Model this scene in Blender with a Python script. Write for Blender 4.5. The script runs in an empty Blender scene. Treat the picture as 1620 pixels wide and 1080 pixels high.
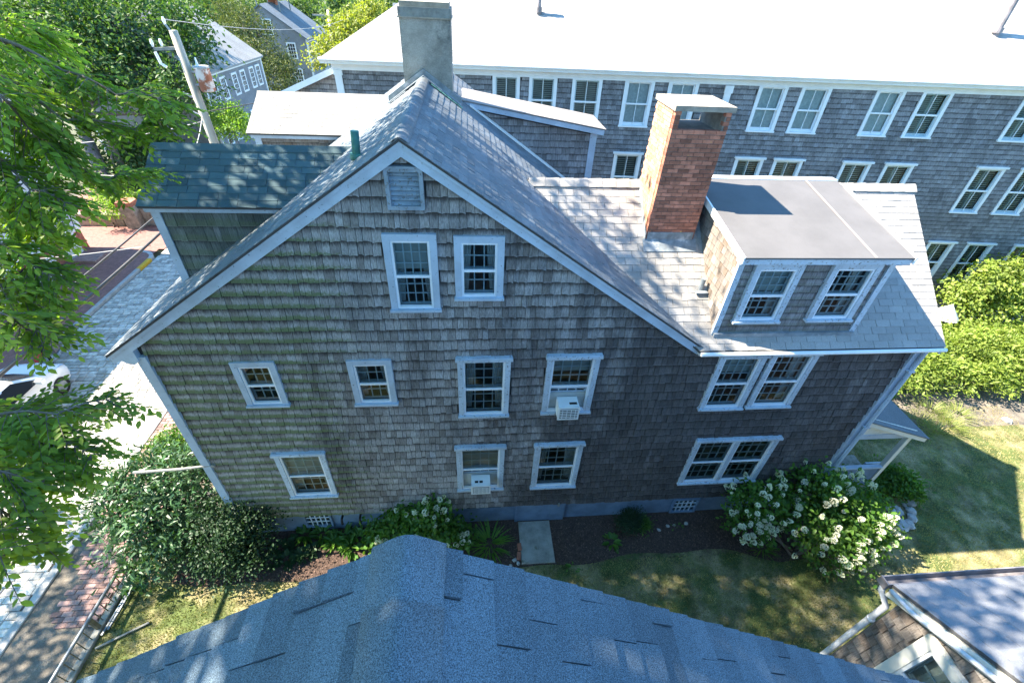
import bpy, math, random
import numpy as np
from mathutils import Matrix, Vector

# ------------------------------------------------------------------ camera, world, sun, exposure
S = bpy.context.scene
COL = S.collection
CAM = Vector((0.0, -6.65, 11.6))
ROT = Matrix(((0.99587366, 0.01480678, -0.08953437),
              (-0.07925116, 0.62257492, -0.77853691),
              (0.04421423, 0.78242011, 0.62117942)))
cam = bpy.data.cameras.new('camera')
cam.sensor_width = 36.0
cam.lens = 16.0
cam.clip_start = 0.05
cam.clip_end = 3000
co = bpy.data.objects.new('camera', cam)
COL.objects.link(co)
co.matrix_world = Matrix.Translation(CAM) @ ROT.to_4x4()
S.camera = co

SUN = Vector((-7.85, 1.50, 8.49)).normalized()      # towards the sun
world = bpy.data.worlds.new('World')
S.world = world
world.use_nodes = True
wn = world.node_tree
sky = wn.nodes.new('ShaderNodeTexSky')
sky.sky_type = 'NISHITA'
sky.sun_disc = False
sky.sun_elevation = math.asin(SUN.z)
sky.sun_rotation = math.atan2(SUN.x, SUN.y) % (2 * math.pi)
sky.altitude = 1500
sky.dust_density = 0.0
sky.ozone_density = 7.0
bg = wn.nodes['Background']
bg.inputs['Strength'].default_value = 0.15
hs = wn.nodes.new('ShaderNodeHueSaturation')
hs.inputs['Saturation'].default_value = 1.05
hs.inputs['Hue'].default_value = 0.488
wn.links.new(sky.outputs[0], hs.inputs['Color'])
wn.links.new(hs.outputs[0], bg.inputs['Color'])
sl = bpy.data.lights.new('sun', 'SUN')
sl.energy = 5.0
sl.angle = math.radians(0.53)
sl.color = (1.0, 0.90, 0.75)
so = bpy.data.objects.new('sun', sl)
COL.objects.link(so)
so.location = (-40, 10, 45)
so.rotation_euler = (-SUN).to_track_quat('-Z', 'Y').to_euler()
S.view_settings.view_transform = 'Standard'
S.view_settings.look = 'None'
S.view_settings.gamma = 1.0
S.view_settings.exposure = 2.35
S.render.engine = 'CYCLES'
S.cycles.max_bounces = 6
S.cycles.transparent_max_bounces = 8

R = random.Random(7)
NR = np.random.default_rng(7)

# ------------------------------------------------------------------ helpers
def pix(px, py, d):
    """point seen at pixel (px,py) of the 1620x1080 photograph at depth d along the view axis"""
    return CAM + ROT @ Vector(((px - 810) / 720.0 * d, -(py - 540) / 720.0 * d, -d))

def ground_at(px, py, z=0.0):
    v = ROT @ Vector(((px - 810) / 720.0, -(py - 540) / 720.0, -1.0))
    return CAM + v * ((z - CAM.z) / v.z)

class MB:
    def __init__(s):
        s.v = []; s.f = []; s.uv = []; s.r = []
    def add(s, vs, fs, uv=None, r=0.5):
        b = len(s.v)
        s.v.extend([tuple(p) for p in vs])
        for i, f in enumerate(fs):
            s.f.append([b + k for k in f]); s.r.append(r)
            s.uv.append(uv[i] if uv else None)
    def box(s, x0, x1, y0, y1, z0, z1, r=0.5):
        vs = [(x0,y0,z0),(x1,y0,z0),(x1,y1,z0),(x0,y1,z0),(x0,y0,z1),(x1,y0,z1),(x1,y1,z1),(x0,y1,z1)]
        s.add(vs, [(0,3,2,1),(4,5,6,7),(0,1,5,4),(1,2,6,5),(2,3,7,6),(3,0,4,7)], None, r)
    def bevbox(s, x0, x1, y0, y1, z0, z1, b, r=0.5):
        """box with its four top edges chamfered (bottom left open)"""
        vs = [(x0,y0,z0),(x1,y0,z0),(x1,y1,z0),(x0,y1,z0),
              (x0,y0,z1-b),(x1,y0,z1-b),(x1,y1,z1-b),(x0,y1,z1-b),
              (x0+b,y0+b,z1),(x1-b,y0+b,z1),(x1-b,y1-b,z1),(x0+b,y1-b,z1)]
        fs = [(8,9,10,11)]
        for k in range(4):
            j = (k+1) % 4
            fs += [(k,j,4+j,4+k),(4+k,4+j,8+j,8+k)]
        s.add(vs, fs, None, r)
    def bar(s, a, b, w, h, up=(0,0,1), r=0.5):
        a = Vector(a); b = Vector(b); d = (b-a).normalized()
        sd = d.cross(Vector(up))
        if sd.length < 1e-5: sd = d.cross(Vector((1,0,0)))
        sd.normalize(); u = sd.cross(d).normalized()
        vs = []
        for p in (a, b):
            for (i, j) in ((-1,-1),(1,-1),(1,1),(-1,1)):
                vs.append(p + sd*(i*w/2) + u*(j*h/2))
        s.add(vs, [(0,1,2,3),(7,6,5,4),(0,4,5,1),(1,5,6,2),(2,6,7,3),(3,7,4,0)], None, r)
    def tube(s, pts, rad, n=8, cap=True, r=0.5):
        pts = [Vector(p) for p in pts]
        if not hasattr(rad, '__len__'): rad = [rad]*len(pts)
        b = len(s.v); prev = None
        for i, p in enumerate(pts):
            d = (pts[min(i+1, len(pts)-1)] - pts[max(i-1, 0)]).normalized()
            if prev is None:
                a = d.orthogonal().normalized()
            else:
                a = (prev - d*prev.dot(d))
                a = a.normalized() if a.length > 1e-6 else d.orthogonal().normalized()
            prev = a; c = d.cross(a)
            for k in range(n):
                t = 2*math.pi*k/n
                s.v.append(tuple(p + (a*math.cos(t) + c*math.sin(t))*rad[i]))
        for i in range(len(pts)-1):
            for k in range(n):
                k2 = (k+1) % n
                s.f.append([b+i*n+k, b+i*n+k2, b+(i+1)*n+k2, b+(i+1)*n+k]); s.r.append(r); s.uv.append(None)
        if cap:
            s.f.append([b+k for k in range(n)][::-1]); s.r.append(r); s.uv.append(None)
            s.f.append([b+(len(pts)-1)*n+k for k in range(n)]); s.r.append(r); s.uv.append(None)
    def prism(s, poly, vec, r=0.5):
        """closed prism: planar polygon (3D points) swept by vec"""
        n = len(poly); vec = Vector(vec)
        vs = [Vector(p) for p in poly] + [Vector(p)+vec for p in poly]
        fs = [tuple(range(n)), tuple(range(2*n-1, n-1, -1))]
        for i in range(n):
            j = (i+1) % n
            fs.append((i, n+i, n+j, j))
        s.add(vs, fs, None, r)
    def mesh(s, name, smooth=False):
        m = bpy.data.meshes.new(name)
        m.from_pydata(s.v, [], s.f)
        a = m.attributes.new('rnd', 'FLOAT', 'FACE')
        a.data.foreach_set('value', s.r)
        if any(u is not None for u in s.uv):
            l = m.uv_layers.new(name='UVMap')
            flat = []
            for f, u in zip(s.f, s.uv):
                if u is None: flat += [0.5, 0.5]*len(f)
                else:
                    for q in u: flat += [q[0], q[1]]
            l.data.foreach_set('uv', flat)
        if smooth:
            m.polygons.foreach_set('use_smooth', [True]*len(m.polygons))
        m.update()
        return m

def link(name, data, parent=None, mtx=None, mat=None):
    o = bpy.data.objects.new(name, data)
    COL.objects.link(o)
    if mat is not None and data is not None and len(data.materials) == 0:
        data.materials.append(mat)
    if parent is not None:
        o.parent = parent
        if parent.get('abs'):
            o.matrix_parent_inverse = Matrix.Translation(parent.location).inverted()
    if mtx is not None:
        o.matrix_basis = mtx
    return o

def obj(name, mb, mat, parent=None, mtx=None, smooth=False, kind=None, label=None):
    o = link(name, mb.mesh(name, smooth), parent, mtx, mat)
    if kind: o['kind'] = kind
    if label: o['label'] = label
    return o

def thing(name, label, cat, loc=(0,0,0), group=None, absolute=True, rot=None):
    """an Empty at the thing's base; with absolute=True its parts are given in world coordinates"""
    o = bpy.data.objects.new(name, None)
    COL.objects.link(o)
    o.empty_display_size = 0.3
    o.location = loc
    if rot: o.rotation_euler = rot
    if absolute: o['abs'] = 1
    tag(o, label, cat, group)
    return o

def tag(o, label, cat, group=None):
    o['label'] = label; o['category'] = cat
    if group: o['group'] = group
    return o

def struct(name, mb, mat, parent=None):
    o = obj(name, mb, mat, parent)
    o['kind'] = 'structure'
    return o

# ------------------------------------------------------------------ materials
def nt_new(name):
    m = bpy.data.materials.new(name); m.use_nodes = True
    return m, m.node_tree, m.node_tree.nodes['Principled BSDF']

def nd(nt, t, **kw):
    n = nt.nodes.new(t)
    for k, v in kw.items():
        if k.startswith('i_'):
            key = k[2:]
            n.inputs[int(key) if key.isdigit() else key].default_value = v
        else: setattr(n, k, v)
    return n

def mathn(nt, op, a, b=None, clamp=False):
    n = nt.nodes.new('ShaderNodeMath'); n.operation = op; n.use_clamp = clamp
    for i, x in enumerate((a, b)):
        if x is None: continue
        if isinstance(x, (int, float)): n.inputs[i].default_value = x
        else: nt.links.new(x, n.inputs[i])
    return n.outputs[0]

def mixc(nt, fac, a, b, mode='MIX'):
    n = nt.nodes.new('ShaderNodeMix'); n.data_type = 'RGBA'; n.blend_type = mode
    for sock, x in ((n.inputs[0], fac), (n.inputs[6], a), (n.inputs[7], b)):
        if isinstance(x, (int, float)): sock.default_value = x
        elif isinstance(x, tuple): sock.default_value = (*x, 1) if len(x) == 3 else x
        else: nt.links.new(x, sock)
    return n.outputs[2]

def position(nt, stretch=None):
    g = nd(nt, 'ShaderNodeNewGeometry')
    if stretch is None: return g.outputs['Position']
    mp = nd(nt, 'ShaderNodeMapping', i_Scale=stretch)
    nt.links.new(g.outputs['Position'], mp.inputs['Vector'])
    return mp.outputs[0]

def noise(nt, vec, scale, detail=4, rough=0.6):
    n = nd(nt, 'ShaderNodeTexNoise', i_Scale=scale, i_Detail=detail, i_Roughness=rough)
    nt.links.new(vec, n.inputs['Vector'])
    return n.outputs[0]

def ramp(nt, x, lo, hi, a=0.0, b=1.0):
    n = nd(nt, 'ShaderNodeMapRange'); n.interpolation_type = 'SMOOTHSTEP'
    for i, v in enumerate((lo, hi, a, b)): n.inputs[i+1].default_value = v
    nt.links.new(x, n.inputs[0])
    return n.outputs[0]

def rndsrc(nt, src):
    if src == 'obj': return nd(nt, 'ShaderNodeObjectInfo').outputs['Random']
    return nd(nt, 'ShaderNodeAttribute', attribute_name='rnd').outputs['Fac']

def scalec(nt, col, fac):
    """colour times a scalar socket"""
    v = nt.nodes.new('ShaderNodeVectorMath'); v.operation = 'SCALE'
    if isinstance(col, tuple): v.inputs[0].default_value = col
    else: nt.links.new(col, v.inputs[0])
    nt.links.new(fac, v.inputs[3])
    return v.outputs[0]

def PBR(name, base, var=0.25, scale=3.0, rough=0.8, bump=0.0, bscale=40, stretch=None, src=None, ramt=0.25,
        c2=None, c2scale=2.0, c2thr=(0.55, 0.7), spec=0.3, metal=0.0, fine=0.0, fscale=200):
    m, nt, b = nt_new(name)
    p = position(nt, stretch)
    n1 = noise(nt, p, scale)
    fac = ramp(nt, n1, 0.25, 0.75, 1-var, 1+var)
    if fine:
        nf = noise(nt, position(nt), fscale, 2, 0.5)
        fac = mathn(nt, 'MULTIPLY', fac, ramp(nt, nf, 0.3, 0.7, 1-fine, 1+fine))
    if src:
        r = rndsrc(nt, src)
        fac = mathn(nt, 'MULTIPLY', fac, mathn(nt, 'ADD', mathn(nt, 'MULTIPLY', r, 2*ramt), 1-ramt))
    col = base
    if c2:
        k = ramp(nt, noise(nt, position(nt), c2scale, 5, 0.65), *c2thr)
        col = mixc(nt, k, base, c2)
    nt.links.new(scalec(nt, col, fac), b.inputs['Base Color'])
    b.inputs['Roughness'].default_value = rough
    b.inputs['Metallic'].default_value = metal
    b.inputs['Specular IOR Level'].default_value = spec
    if bump:
        bn = nd(nt, 'ShaderNodeBump', i_Strength=bump, i_Distance=0.02)
        nt.links.new(noise(nt, p, bscale, 5), bn.inputs['Height'])
        nt.links.new(bn.outputs[0], b.inputs['Normal'])
    return m

def SHINGLE(name, base, src, warm=(0.16, 0.12, 0.095), pale=(0.30, 0.30, 0.31), moss=0.0, mossx=None, dark=None, dim=1.0, raw_shade=None):
    """weathered cedar: vertical grain, per-piece tone, lichen at the butts"""
    m, nt, b = nt_new(name)
    g = position(nt)
    grain = noise(nt, position(nt, (1, 1, 0.06)), 75, 4, 0.7)
    blot = noise(nt, g, 1.1, 4, 0.6)
    r = rndsrc(nt, src)
    tone = mathn(nt, 'ADD', mathn(nt, 'MULTIPLY', r, 0.34), 0.84)
    c = mixc(nt, ramp(nt, r, 0.05, 0.3, 0.35, 0.0), base, warm)
    c = mixc(nt, ramp(nt, mathn(nt, 'FRACT', mathn(nt, 'MULTIPLY', r, 7.3)), 0.90, 0.99, 0.0, 0.55), c, pale)
    if dark:      # old water and dirt streaking with a shape of its own
        w = noise(nt, position(nt, (1, 1, 0.25)), 0.9, 5, 0.65)
        spd = nd(nt, 'ShaderNodeSeparateXYZ'); nt.links.new(g, spd.inputs[0])
        w = mathn(nt, 'ADD', w, ramp(nt, spd.outputs[0], -1.5, 5.0, -0.10, 0.20))
        c = mixc(nt, ramp(nt, w, 0.38, 0.62, 0.0, 0.85), c, dark)
    c = scalec(nt, c, mathn(nt, 'MULTIPLY', tone, ramp(nt, grain, 0.25, 0.75, 0.6*dim, 1.35*dim)))
    c = scalec(nt, c, ramp(nt, blot, 0.3, 0.7, 0.8, 1.2))
    uve = nd(nt, 'ShaderNodeUVMap')
    se = nd(nt, 'ShaderNodeSeparateXYZ'); nt.links.new(uve.outputs[0], se.inputs[0])
    c = mixc(nt, ramp(nt, se.outputs[1], 0.02, 0.08, 0.3, 0.0), c, pale)     # weathered pale butt edge
    if raw_shade:       # unbleached brown wood, plus the shade under the course above painted in, ragged
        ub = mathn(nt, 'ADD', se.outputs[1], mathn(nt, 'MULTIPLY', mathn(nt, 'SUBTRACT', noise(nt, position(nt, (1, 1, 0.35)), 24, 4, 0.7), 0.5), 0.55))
        c = mixc(nt, ramp(nt, ub, raw_shade[0], raw_shade[1], 0.0, 0.9), c, (0.046, 0.038, 0.035))
    if moss:
        uv = nd(nt, 'ShaderNodeUVMap')
        sx = nd(nt, 'ShaderNodeSeparateXYZ'); nt.links.new(uv.outputs[0], sx.inputs[0])
        edge = ramp(nt, sx.outputs[1], 0.05, 0.75, 1.0, 0.0)
        mn = noise(nt, g, 26, 4, 0.7)
        pat = noise(nt, g, 0.55, 3, 0.6)
        k = mathn(nt, 'ADD', mathn(nt, 'MULTIPLY', edge, 0.66), mathn(nt, 'MULTIPLY', mn, 0.85))
        k = mathn(nt, 'ADD', k, mathn(nt, 'MULTIPLY', mathn(nt, 'SUBTRACT', pat, 0.5), 0.9))
        if mossx:
            sp = nd(nt, 'ShaderNodeSeparateXYZ'); nt.links.new(g, sp.inputs[0])
            k = mathn(nt, 'ADD', k, ramp(nt, sp.outputs[0], mossx[0], mossx[1], 0.0, -0.75))
        mk = ramp(nt, k, 0.69, 1.0, 0.0, moss)
        mc = mixc(nt, noise(nt, g, 60, 2), (0.06, 0.085, 0.03), (0.20, 0.24, 0.11))
        c = mixc(nt, mk, c, mc)
    nt.links.new(c, b.inputs['Base Color'])
    b.inputs['Roughness'].default_value = 0.9
    b.inputs['Specular IOR Level'].default_value = 0.15
    bn = nd(nt, 'ShaderNodeBump', i_Strength=0.6, i_Distance=0.01)
    nt.links.new(grain, bn.inputs['Height'])
    nt.links.new(bn.outputs[0], b.inputs['Normal'])
    return m

def ASPHALT(name, base, src, ramt=0.16, gran=0.45, gscale=230, stain=0.12):
    m, nt, b = nt_new(name)
    g = position(nt)
    gr = noise(nt, g, gscale, 2, 0.8)
    bl = noise(nt, g, 0.8, 4)
    r = rndsrc(nt, src)
    f = mathn(nt, 'MULTIPLY', ramp(nt, gr, 0.3, 0.75, 1-gran, 1+gran), mathn(nt, 'ADD', mathn(nt, 'MULTIPLY', r, 2*ramt), 1-ramt))
    f = mathn(nt, 'MULTIPLY', f, ramp(nt, bl, 0.3, 0.7, 1-stain, 1+stain))
    nt.links.new(scalec(nt, base, f), b.inputs['Base Color'])
    b.inputs['Roughness'].default_value = 0.9
    b.inputs['Specular IOR Level'].default_value = 0.25
    bn = nd(nt, 'ShaderNodeBump', i_Strength=0.5, i_Distance=0.006)
    nt.links.new(gr, bn.inputs['Height'])
    nt.links.new(bn.outputs[0], b.inputs['Normal'])
    return m

def PAINT(name, base, under=(0.10, 0.10, 0.11), thr=(0.62, 0.68), rough=0.55, scale=28, grime=0.12):
    m, nt, b = nt_new(name)
    g = position(nt)
    pk = ramp(nt, noise(nt, g, scale, 5, 0.7), *thr)
    lo = ramp(nt, noise(nt, g, 2.2, 4), 0.3, 0.7, 1-grime, 1+grime)
    c = scalec(nt, mixc(nt, pk, base, under), lo)
    nt.links.new(c, b.inputs['Base Color'])
    b.inputs['Roughness'].default_value = rough
    b.inputs['Specular IOR Level'].default_value = 0.3
    bn = nd(nt, 'ShaderNodeBump', i_Strength=0.35, i_Distance=0.004)
    nt.links.new(pk, bn.inputs['Height'])
    nt.links.new(bn.outputs[0], b.inputs['Normal'])
    return m

def GLASS(name, tint=(0.75, 0.85, 0.85), wav=0.15):
    m, nt, b = nt_new(name)
    nt.nodes.remove(b)
    out = nt.nodes['Material Output']
    tr = nd(nt, 'ShaderNodeBsdfTransparent'); tr.inputs[0].default_value = (*tint, 1)
    gl = nd(nt, 'ShaderNodeBsdfGlossy'); gl.inputs['Roughness'].default_value = 0.03
    fr = nd(nt, 'ShaderNodeFresnel', i_IOR=1.5)
    bn = nd(nt, 'ShaderNodeBump', i_Strength=wav, i_Distance=0.02)
    nt.links.new(noise(nt, position(nt), 3.5, 1), bn.inputs['Height'])
    nt.links.new(bn.outputs[0], gl.inputs['Normal'])
    mx = nd(nt, 'ShaderNodeMixShader')
    k = mathn(nt, 'MULTIPLY', fr.outputs[0], 0.8, True)
    nt.links.new(k, mx.inputs[0]); nt.links.new(tr.outputs[0], mx.inputs[1]); nt.links.new(gl.outputs[0], mx.inputs[2])
    nt.links.new(mx.outputs[0], out.inputs[0])
    return m

def LEAF(name, c1, c2, trans=0.35, gloss=0.022, rough=0.5):
    m, nt, b = nt_new(name)
    nt.nodes.remove(b)
    out = nt.nodes['Material Output']
    r = rndsrc(nt, 'attr')
    c = mixc(nt, r, c1, c2)
    c = scalec(nt, c, ramp(nt, noise(nt, position(nt), 1.3, 3), 0.3, 0.7, 0.75, 1.25))
    df = nd(nt, 'ShaderNodeBsdfDiffuse'); nt.links.new(c, df.inputs[0])
    tl = nd(nt, 'ShaderNodeBsdfTranslucent')
    tc = mixc(nt, 1.0, c, (1.5, 1.6, 0.5), 'MULTIPLY')
    nt.links.new(tc, tl.inputs[0])
    gl = nd(nt, 'ShaderNodeBsdfGlossy'); gl.inputs['Roughness'].default_value = rough
    m1 = nd(nt, 'ShaderNodeMixShader', i_0=trans)
    nt.links.new(df.outputs[0], m1.inputs[1]); nt.links.new(tl.outputs[0], m1.inputs[2])
    m2 = nd(nt, 'ShaderNodeMixShader', i_0=gloss)
    nt.links.new(m1.outputs[0], m2.inputs[1]); nt.links.new(gl.outputs[0], m2.inputs[2])
    nt.links.new(m2.outputs[0], out.inputs[0])
    return m

MT = {}
CED = (0.295, 0.275, 0.262)
for s_ in ('obj', 'attr'):
    MT['cedar_'+s_] = SHINGLE('cedar_'+s_, CED, s_, moss=0.9, mossx=(-4.5, 0.8), dark=(0.060, 0.053, 0.052), raw_shade=(0.47, 0.92))
    MT['cedar_plain_'+s_] = SHINGLE('cedar_plain_'+s_, (0.20, 0.19, 0.19), s_, warm=(0.2, 0.165, 0.14), moss=0.25, mossx=(-4, 40), raw_shade=(0.5, 0.95))
    MT['cedar_warm_'+s_] = SHINGLE('cedar_warm_'+s_, (0.20, 0.175, 0.155), s_, warm=(0.24, 0.15, 0.09), pale=(0.36, 0.33, 0.3), raw_shade=(0.6, 1.05))
    MT['cedar_mossy_'+s_] = SHINGLE('cedar_mossy_'+s_, (0.13, 0.145, 0.135), s_, warm=(0.09, 0.10, 0.085), moss=0.35, raw_shade=(0.6, 1.0))
    MT['cedar_blue_'+s_] = SHINGLE('cedar_blue_'+s_, (0.23, 0.225, 0.225), s_, warm=(0.15, 0.145, 0.15), pale=(0.3, 0.31, 0.33), moss=0.0, raw_shade=(0.55, 0.95))
    MT['asph_pale_'+s_] = ASPHALT('asph_pale_'+s_, (0.34, 0.32, 0.295), s_, 0.12)
    MT['asph_main_'+s_] = ASPHALT('asph_main_'+s_, (0.155, 0.175, 0.19), s_, 0.16)
    MT['asph_dark_'+s_] = ASPHALT('asph_dark_'+s_, (0.075, 0.12, 0.135), s_, 0.24, 0.35)
    MT['asph_near_'+s_] = ASPHALT('asph_near_'+s_, (0.10, 0.136, 0.168), s_, 0.22, 0.75, 260, 0.14)
    MT['asph_wing_'+s_] = ASPHALT('asph_wing_'+s_, (0.22, 0.225, 0.24), s_, 0.07, 0.35)
    MT['brick_'+s_] = PBR('brick_'+s_, (0.36, 0.14, 0.088), 0.25, 8, 0.9, 0.5, 60, src=s_, ramt=0.42, c2=(0.6, 0.42, 0.05), c2scale=9, c2thr=(0.70, 0.74))
    MT['sett_'+s_] = PBR('sett_'+s_, (0.46, 0.43, 0.38), 0.25, 6, 0.85, 0.5, 30, src=s_, ramt=0.32, fine=0.2)
    MT['pave_'+s_] = PBR('pave_'+s_, (0.30, 0.19, 0.165), 0.2, 5, 0.9, 0.4, 40, src=s_, ramt=0.36, fine=0.2)
MT['salmon_lit'] = PBR('salmon_lit_brick', (0.50, 0.27, 0.165), 0.25, 8, 0.9, 0.4, 60, src='obj', ramt=0.25)  # paler brick copy for the chimney's sunlit side, sunlight put into its colour
MT['core'] = PBR('wall_core', (0.05, 0.047, 0.045))
MT['deck'] = PBR('roof_deck', (0.07, 0.07, 0.072))
MT['trim'] = PAINT('blue_grey_trim', (0.40, 0.475, 0.56))
MT['trim_w'] = PAINT('weathered_trim', (0.45, 0.52, 0.59), (0.16, 0.15, 0.14), (0.57, 0.64), scale=22)
MT['white'] = PAINT('white_trim', (0.80, 0.80, 0.78), (0.4, 0.4, 0.38), (0.72, 0.8), 0.5, 14, 0.05)
MT['cream'] = PAINT('cream_boards', (0.72, 0.70, 0.62), (0.5, 0.48, 0.4), (0.7, 0.8), 0.5, 14, 0.06)
MT['storm'] = PBR('storm_frame', (0.74, 0.77, 0.80), 0.06, 5, 0.4, spec=0.5)
MT['sash'] = PBR('sash_blue', (0.50, 0.58, 0.64), 0.1, 5, 0.5)
MT['sage'] = PBR('sage_sash', (0.42, 0.5, 0.5), 0.1, 5, 0.5)
MT['glass'] = GLASS('window_glass')
MT['room'] = PBR('dim_room', (0.17, 0.17, 0.165), 0.2, 2)
MT['shade'] = PBR('roller_shade', (0.42, 0.44, 0.42), 0.08, 4, 0.9)
MT['lace'] = PBR('lace_curtain', (0.62, 0.62, 0.6), 0.15, 12, 0.9)
MT['blind'] = PBR('blind_slats', (0.62, 0.63, 0.58), 0.15, 3, 0.6)
MT['ventpaint'] = PAINT('vent_paint', (0.24, 0.29, 0.34), (0.14, 0.13, 0.12), (0.55, 0.65), 0.8, 18, 0.2)
MT['found'] = PAINT('blue_foundation', (0.15, 0.22, 0.31), (0.10, 0.13, 0.17), (0.62, 0.74), 0.8, 9, 0.2)
MT['stucco'] = PBR('chimney_stucco', (0.30, 0.28, 0.245), 0.3, 2.5, 0.95, 0.6, 90, c2=(0.15, 0.145, 0.13), c2scale=1.6, c2thr=(0.5, 0.68), fine=0.25, fscale=90)
MT['band'] = PBR('chimney_band', (0.20, 0.20, 0.185), 0.35, 5, 0.95, 0.5, 60)
MT['capstone'] = PBR('chimney_cap', (0.30, 0.26, 0.21), 0.25, 6, 0.95, 0.5, 50)
MT['mortar'] = PBR('mortar', (0.23, 0.205, 0.18), 0.25, 8, 0.95, 0.4, 60)
MT['lead'] = PBR('lead_flashing', (0.22, 0.245, 0.26), 0.3, 6, 0.5, c2=(0.42, 0.42, 0.42), c2scale=5)
MT['copper'] = PBR('green_pipe', (0.07, 0.19, 0.155), 0.3, 6, 0.7, c2=(0.05, 0.2, 0.16), c2scale=6)
MT['membrane'] = PBR('roof_membrane', (0.118, 0.113, 0.112), 0.10, 1.5, 0.85, fine=0.06, fscale=120)
MT['tin'] = PBR('pale_roof_metal', (0.24, 0.21, 0.19), 0.08, 2, 0.7)
MT['gutter'] = PBR('gutter_metal', (0.20, 0.18, 0.18), 0.3, 5, 0.5)
MT['pipe'] = PBR('downspout', (0.62, 0.62, 0.62), 0.2, 5, 0.5)
MT['plastic'] = PBR('ac_white', (0.74, 0.74, 0.71), 0.05, 5, 0.5)
MT['black'] = PBR('dark_metal', (0.02, 0.02, 0.022), 0.2, 5, 0.5)
MT['mulch'] = PBR('mulch_bed', (0.070, 0.045, 0.035), 0.4, 20, 0.95, 0.9, 70, fine=0.6, fscale=110)
MT['chip'] = PBR('mulch_chip', (0.12, 0.078, 0.06), 0.2, 5, 0.95, src='attr', ramt=0.7)
MT['soil'] = PBR('bare_soil', (0.17, 0.145, 0.115), 0.3, 2, 0.95, 0.6, 40, c2=(0.09, 0.085, 0.075), c2scale=1.4, c2thr=(0.45, 0.65), fine=0.3, fscale=90)
MT['lawn'] = PBR('lawn_turf', (0.075, 0.10, 0.03), 0.4, 2.0, 0.95, 0.6, 60, c2=(0.29, 0.24, 0.13), c2scale=0.9, c2thr=(0.42, 0.66), fine=0.4, fscale=70)
MT['ground'] = PBR('far_ground', (0.10, 0.105, 0.06), 0.35, 0.3, 0.95)
MT['roadbed'] = PBR('road_joint', (0.13, 0.12, 0.09), 0.3, 5, 0.95, 0.4, 30, c2=(0.09, 0.11, 0.04), c2scale=1.5)
MT['farbrick'] = PBR('brick_paving_far', (0.24, 0.12, 0.10), 0.2, 6, 0.9, fine=0.2, fscale=40)
MT['granite'] = PBR('granite', (0.36, 0.35, 0.33), 0.2, 4, 0.85, 0.3, 60, fine=0.25, fscale=120)
MT['yellow'] = PBR('yellow_paint', (0.62, 0.36, 0.03), 0.15, 8, 0.7)
MT['concrete'] = PBR('concrete', (0.27, 0.26, 0.225), 0.25, 4, 0.95, 0.5, 50, c2=(0.14, 0.14, 0.10), c2scale=3, fine=0.2)
MT['rubble'] = PBR('rubble_stone', (0.28, 0.24, 0.19), 0.35, 6, 0.95, 0.8, 12)
MT['rail'] = PBR('galvanised_rail', (0.26, 0.28, 0.30), 0.2, 6, 0.5, metal=0.3)
MT['picket'] = PBR('rail_picket', (0.16, 0.14, 0.09), 0.3, 6, 0.8)
MT['plank'] = PBR('grey_timber', (0.24, 0.24, 0.215), 0.25, 4, 0.9, 0.4, 30, c2=(0.2, 0.2, 0.17), c2scale=4)
MT['bark'] = PBR('bark', (0.17, 0.14, 0.115), 0.4, 6, 0.95, 0.9, 18, stretch=(1, 1, 0.25))
MT['pole'] = PBR('pole_wood', (0.40, 0.36, 0.29), 0.25, 8, 0.9, 0.4, 30, stretch=(1, 1, 0.1))
MT['rust'] = PBR('rusty_transformer', (0.55, 0.50, 0.46), 0.15, 3, 0.6, stretch=(1, 1, 0.3), c2=(0.26, 0.09, 0.045), c2scale=3.2, c2thr=(0.42, 0.56))
MT['cable'] = PBR('cable', (0.09, 0.085, 0.08), 0.2, 5, 0.6)
MT['cable_p'] = PBR('pale_cable', (0.40, 0.38, 0.36), 0.2, 5, 0.6)
MT['car'] = PBR('car_paint', (0.78, 0.79, 0.80), 0.02, 2, 0.25, spec=0.6)
MT['carglass'] = PBR('car_glass', (0.02, 0.025, 0.03), 0.05, 2, 0.05, spec=0.7)
MT['lamp'] = PBR('headlight', (0.5, 0.55, 0.6), 0.1, 3, 0.1, spec=0.8)
MT['tyre'] = PBR('tyre', (0.025, 0.025, 0.025), 0.1, 5, 0.9)
MT['red'] = PBR('red_paint', (0.5, 0.02, 0.02), 0.1, 3, 0.3, spec=0.5)
MT['clap'] = PBR('clapboard_grey', (0.55, 0.54, 0.57), 0.06, 3, 0.7)
MT['flower'] = LEAF('flower_white', (0.60, 0.60, 0.46), (0.78, 0.78, 0.70), 0.25, 0.0)
MT['l_elm'] = LEAF('leaf_elm', (0.13, 0.225, 0.03), (0.27, 0.385, 0.07), 0.55)
MT['l_dark'] = LEAF('leaf_dark', (0.04, 0.085, 0.025), (0.075, 0.14, 0.035), 0.35)
MT['l_far'] = LEAF('leaf_far', (0.06, 0.11, 0.035), (0.11, 0.17, 0.05), 0.35)
MT['l_yel'] = LEAF('leaf_yellow', (0.17, 0.21, 0.035), (0.26, 0.27, 0.05), 0.4)
MT['l_con'] = LEAF('leaf_conifer', (0.075, 0.105, 0.04), (0.13, 0.15, 0.05), 0.2)
MT['l_rho'] = LEAF('leaf_rhododendron', (0.026, 0.07, 0.025), (0.055, 0.12, 0.042), 0.2, 0.035, 0.4)
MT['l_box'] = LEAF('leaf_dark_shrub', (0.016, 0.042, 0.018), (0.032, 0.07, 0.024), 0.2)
MT['l_hyd'] = LEAF('leaf_hydrangea', (0.05, 0.13, 0.02), (0.11, 0.21, 0.03), 0.4)
MT['l_hedge'] = LEAF('leaf_hedge', (0.14, 0.21, 0.035), (0.25, 0.31, 0.06), 0.4)
MT['l_bright'] = LEAF('leaf_bright', (0.11, 0.22, 0.03), (0.2, 0.3, 0.04), 0.45)
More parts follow.
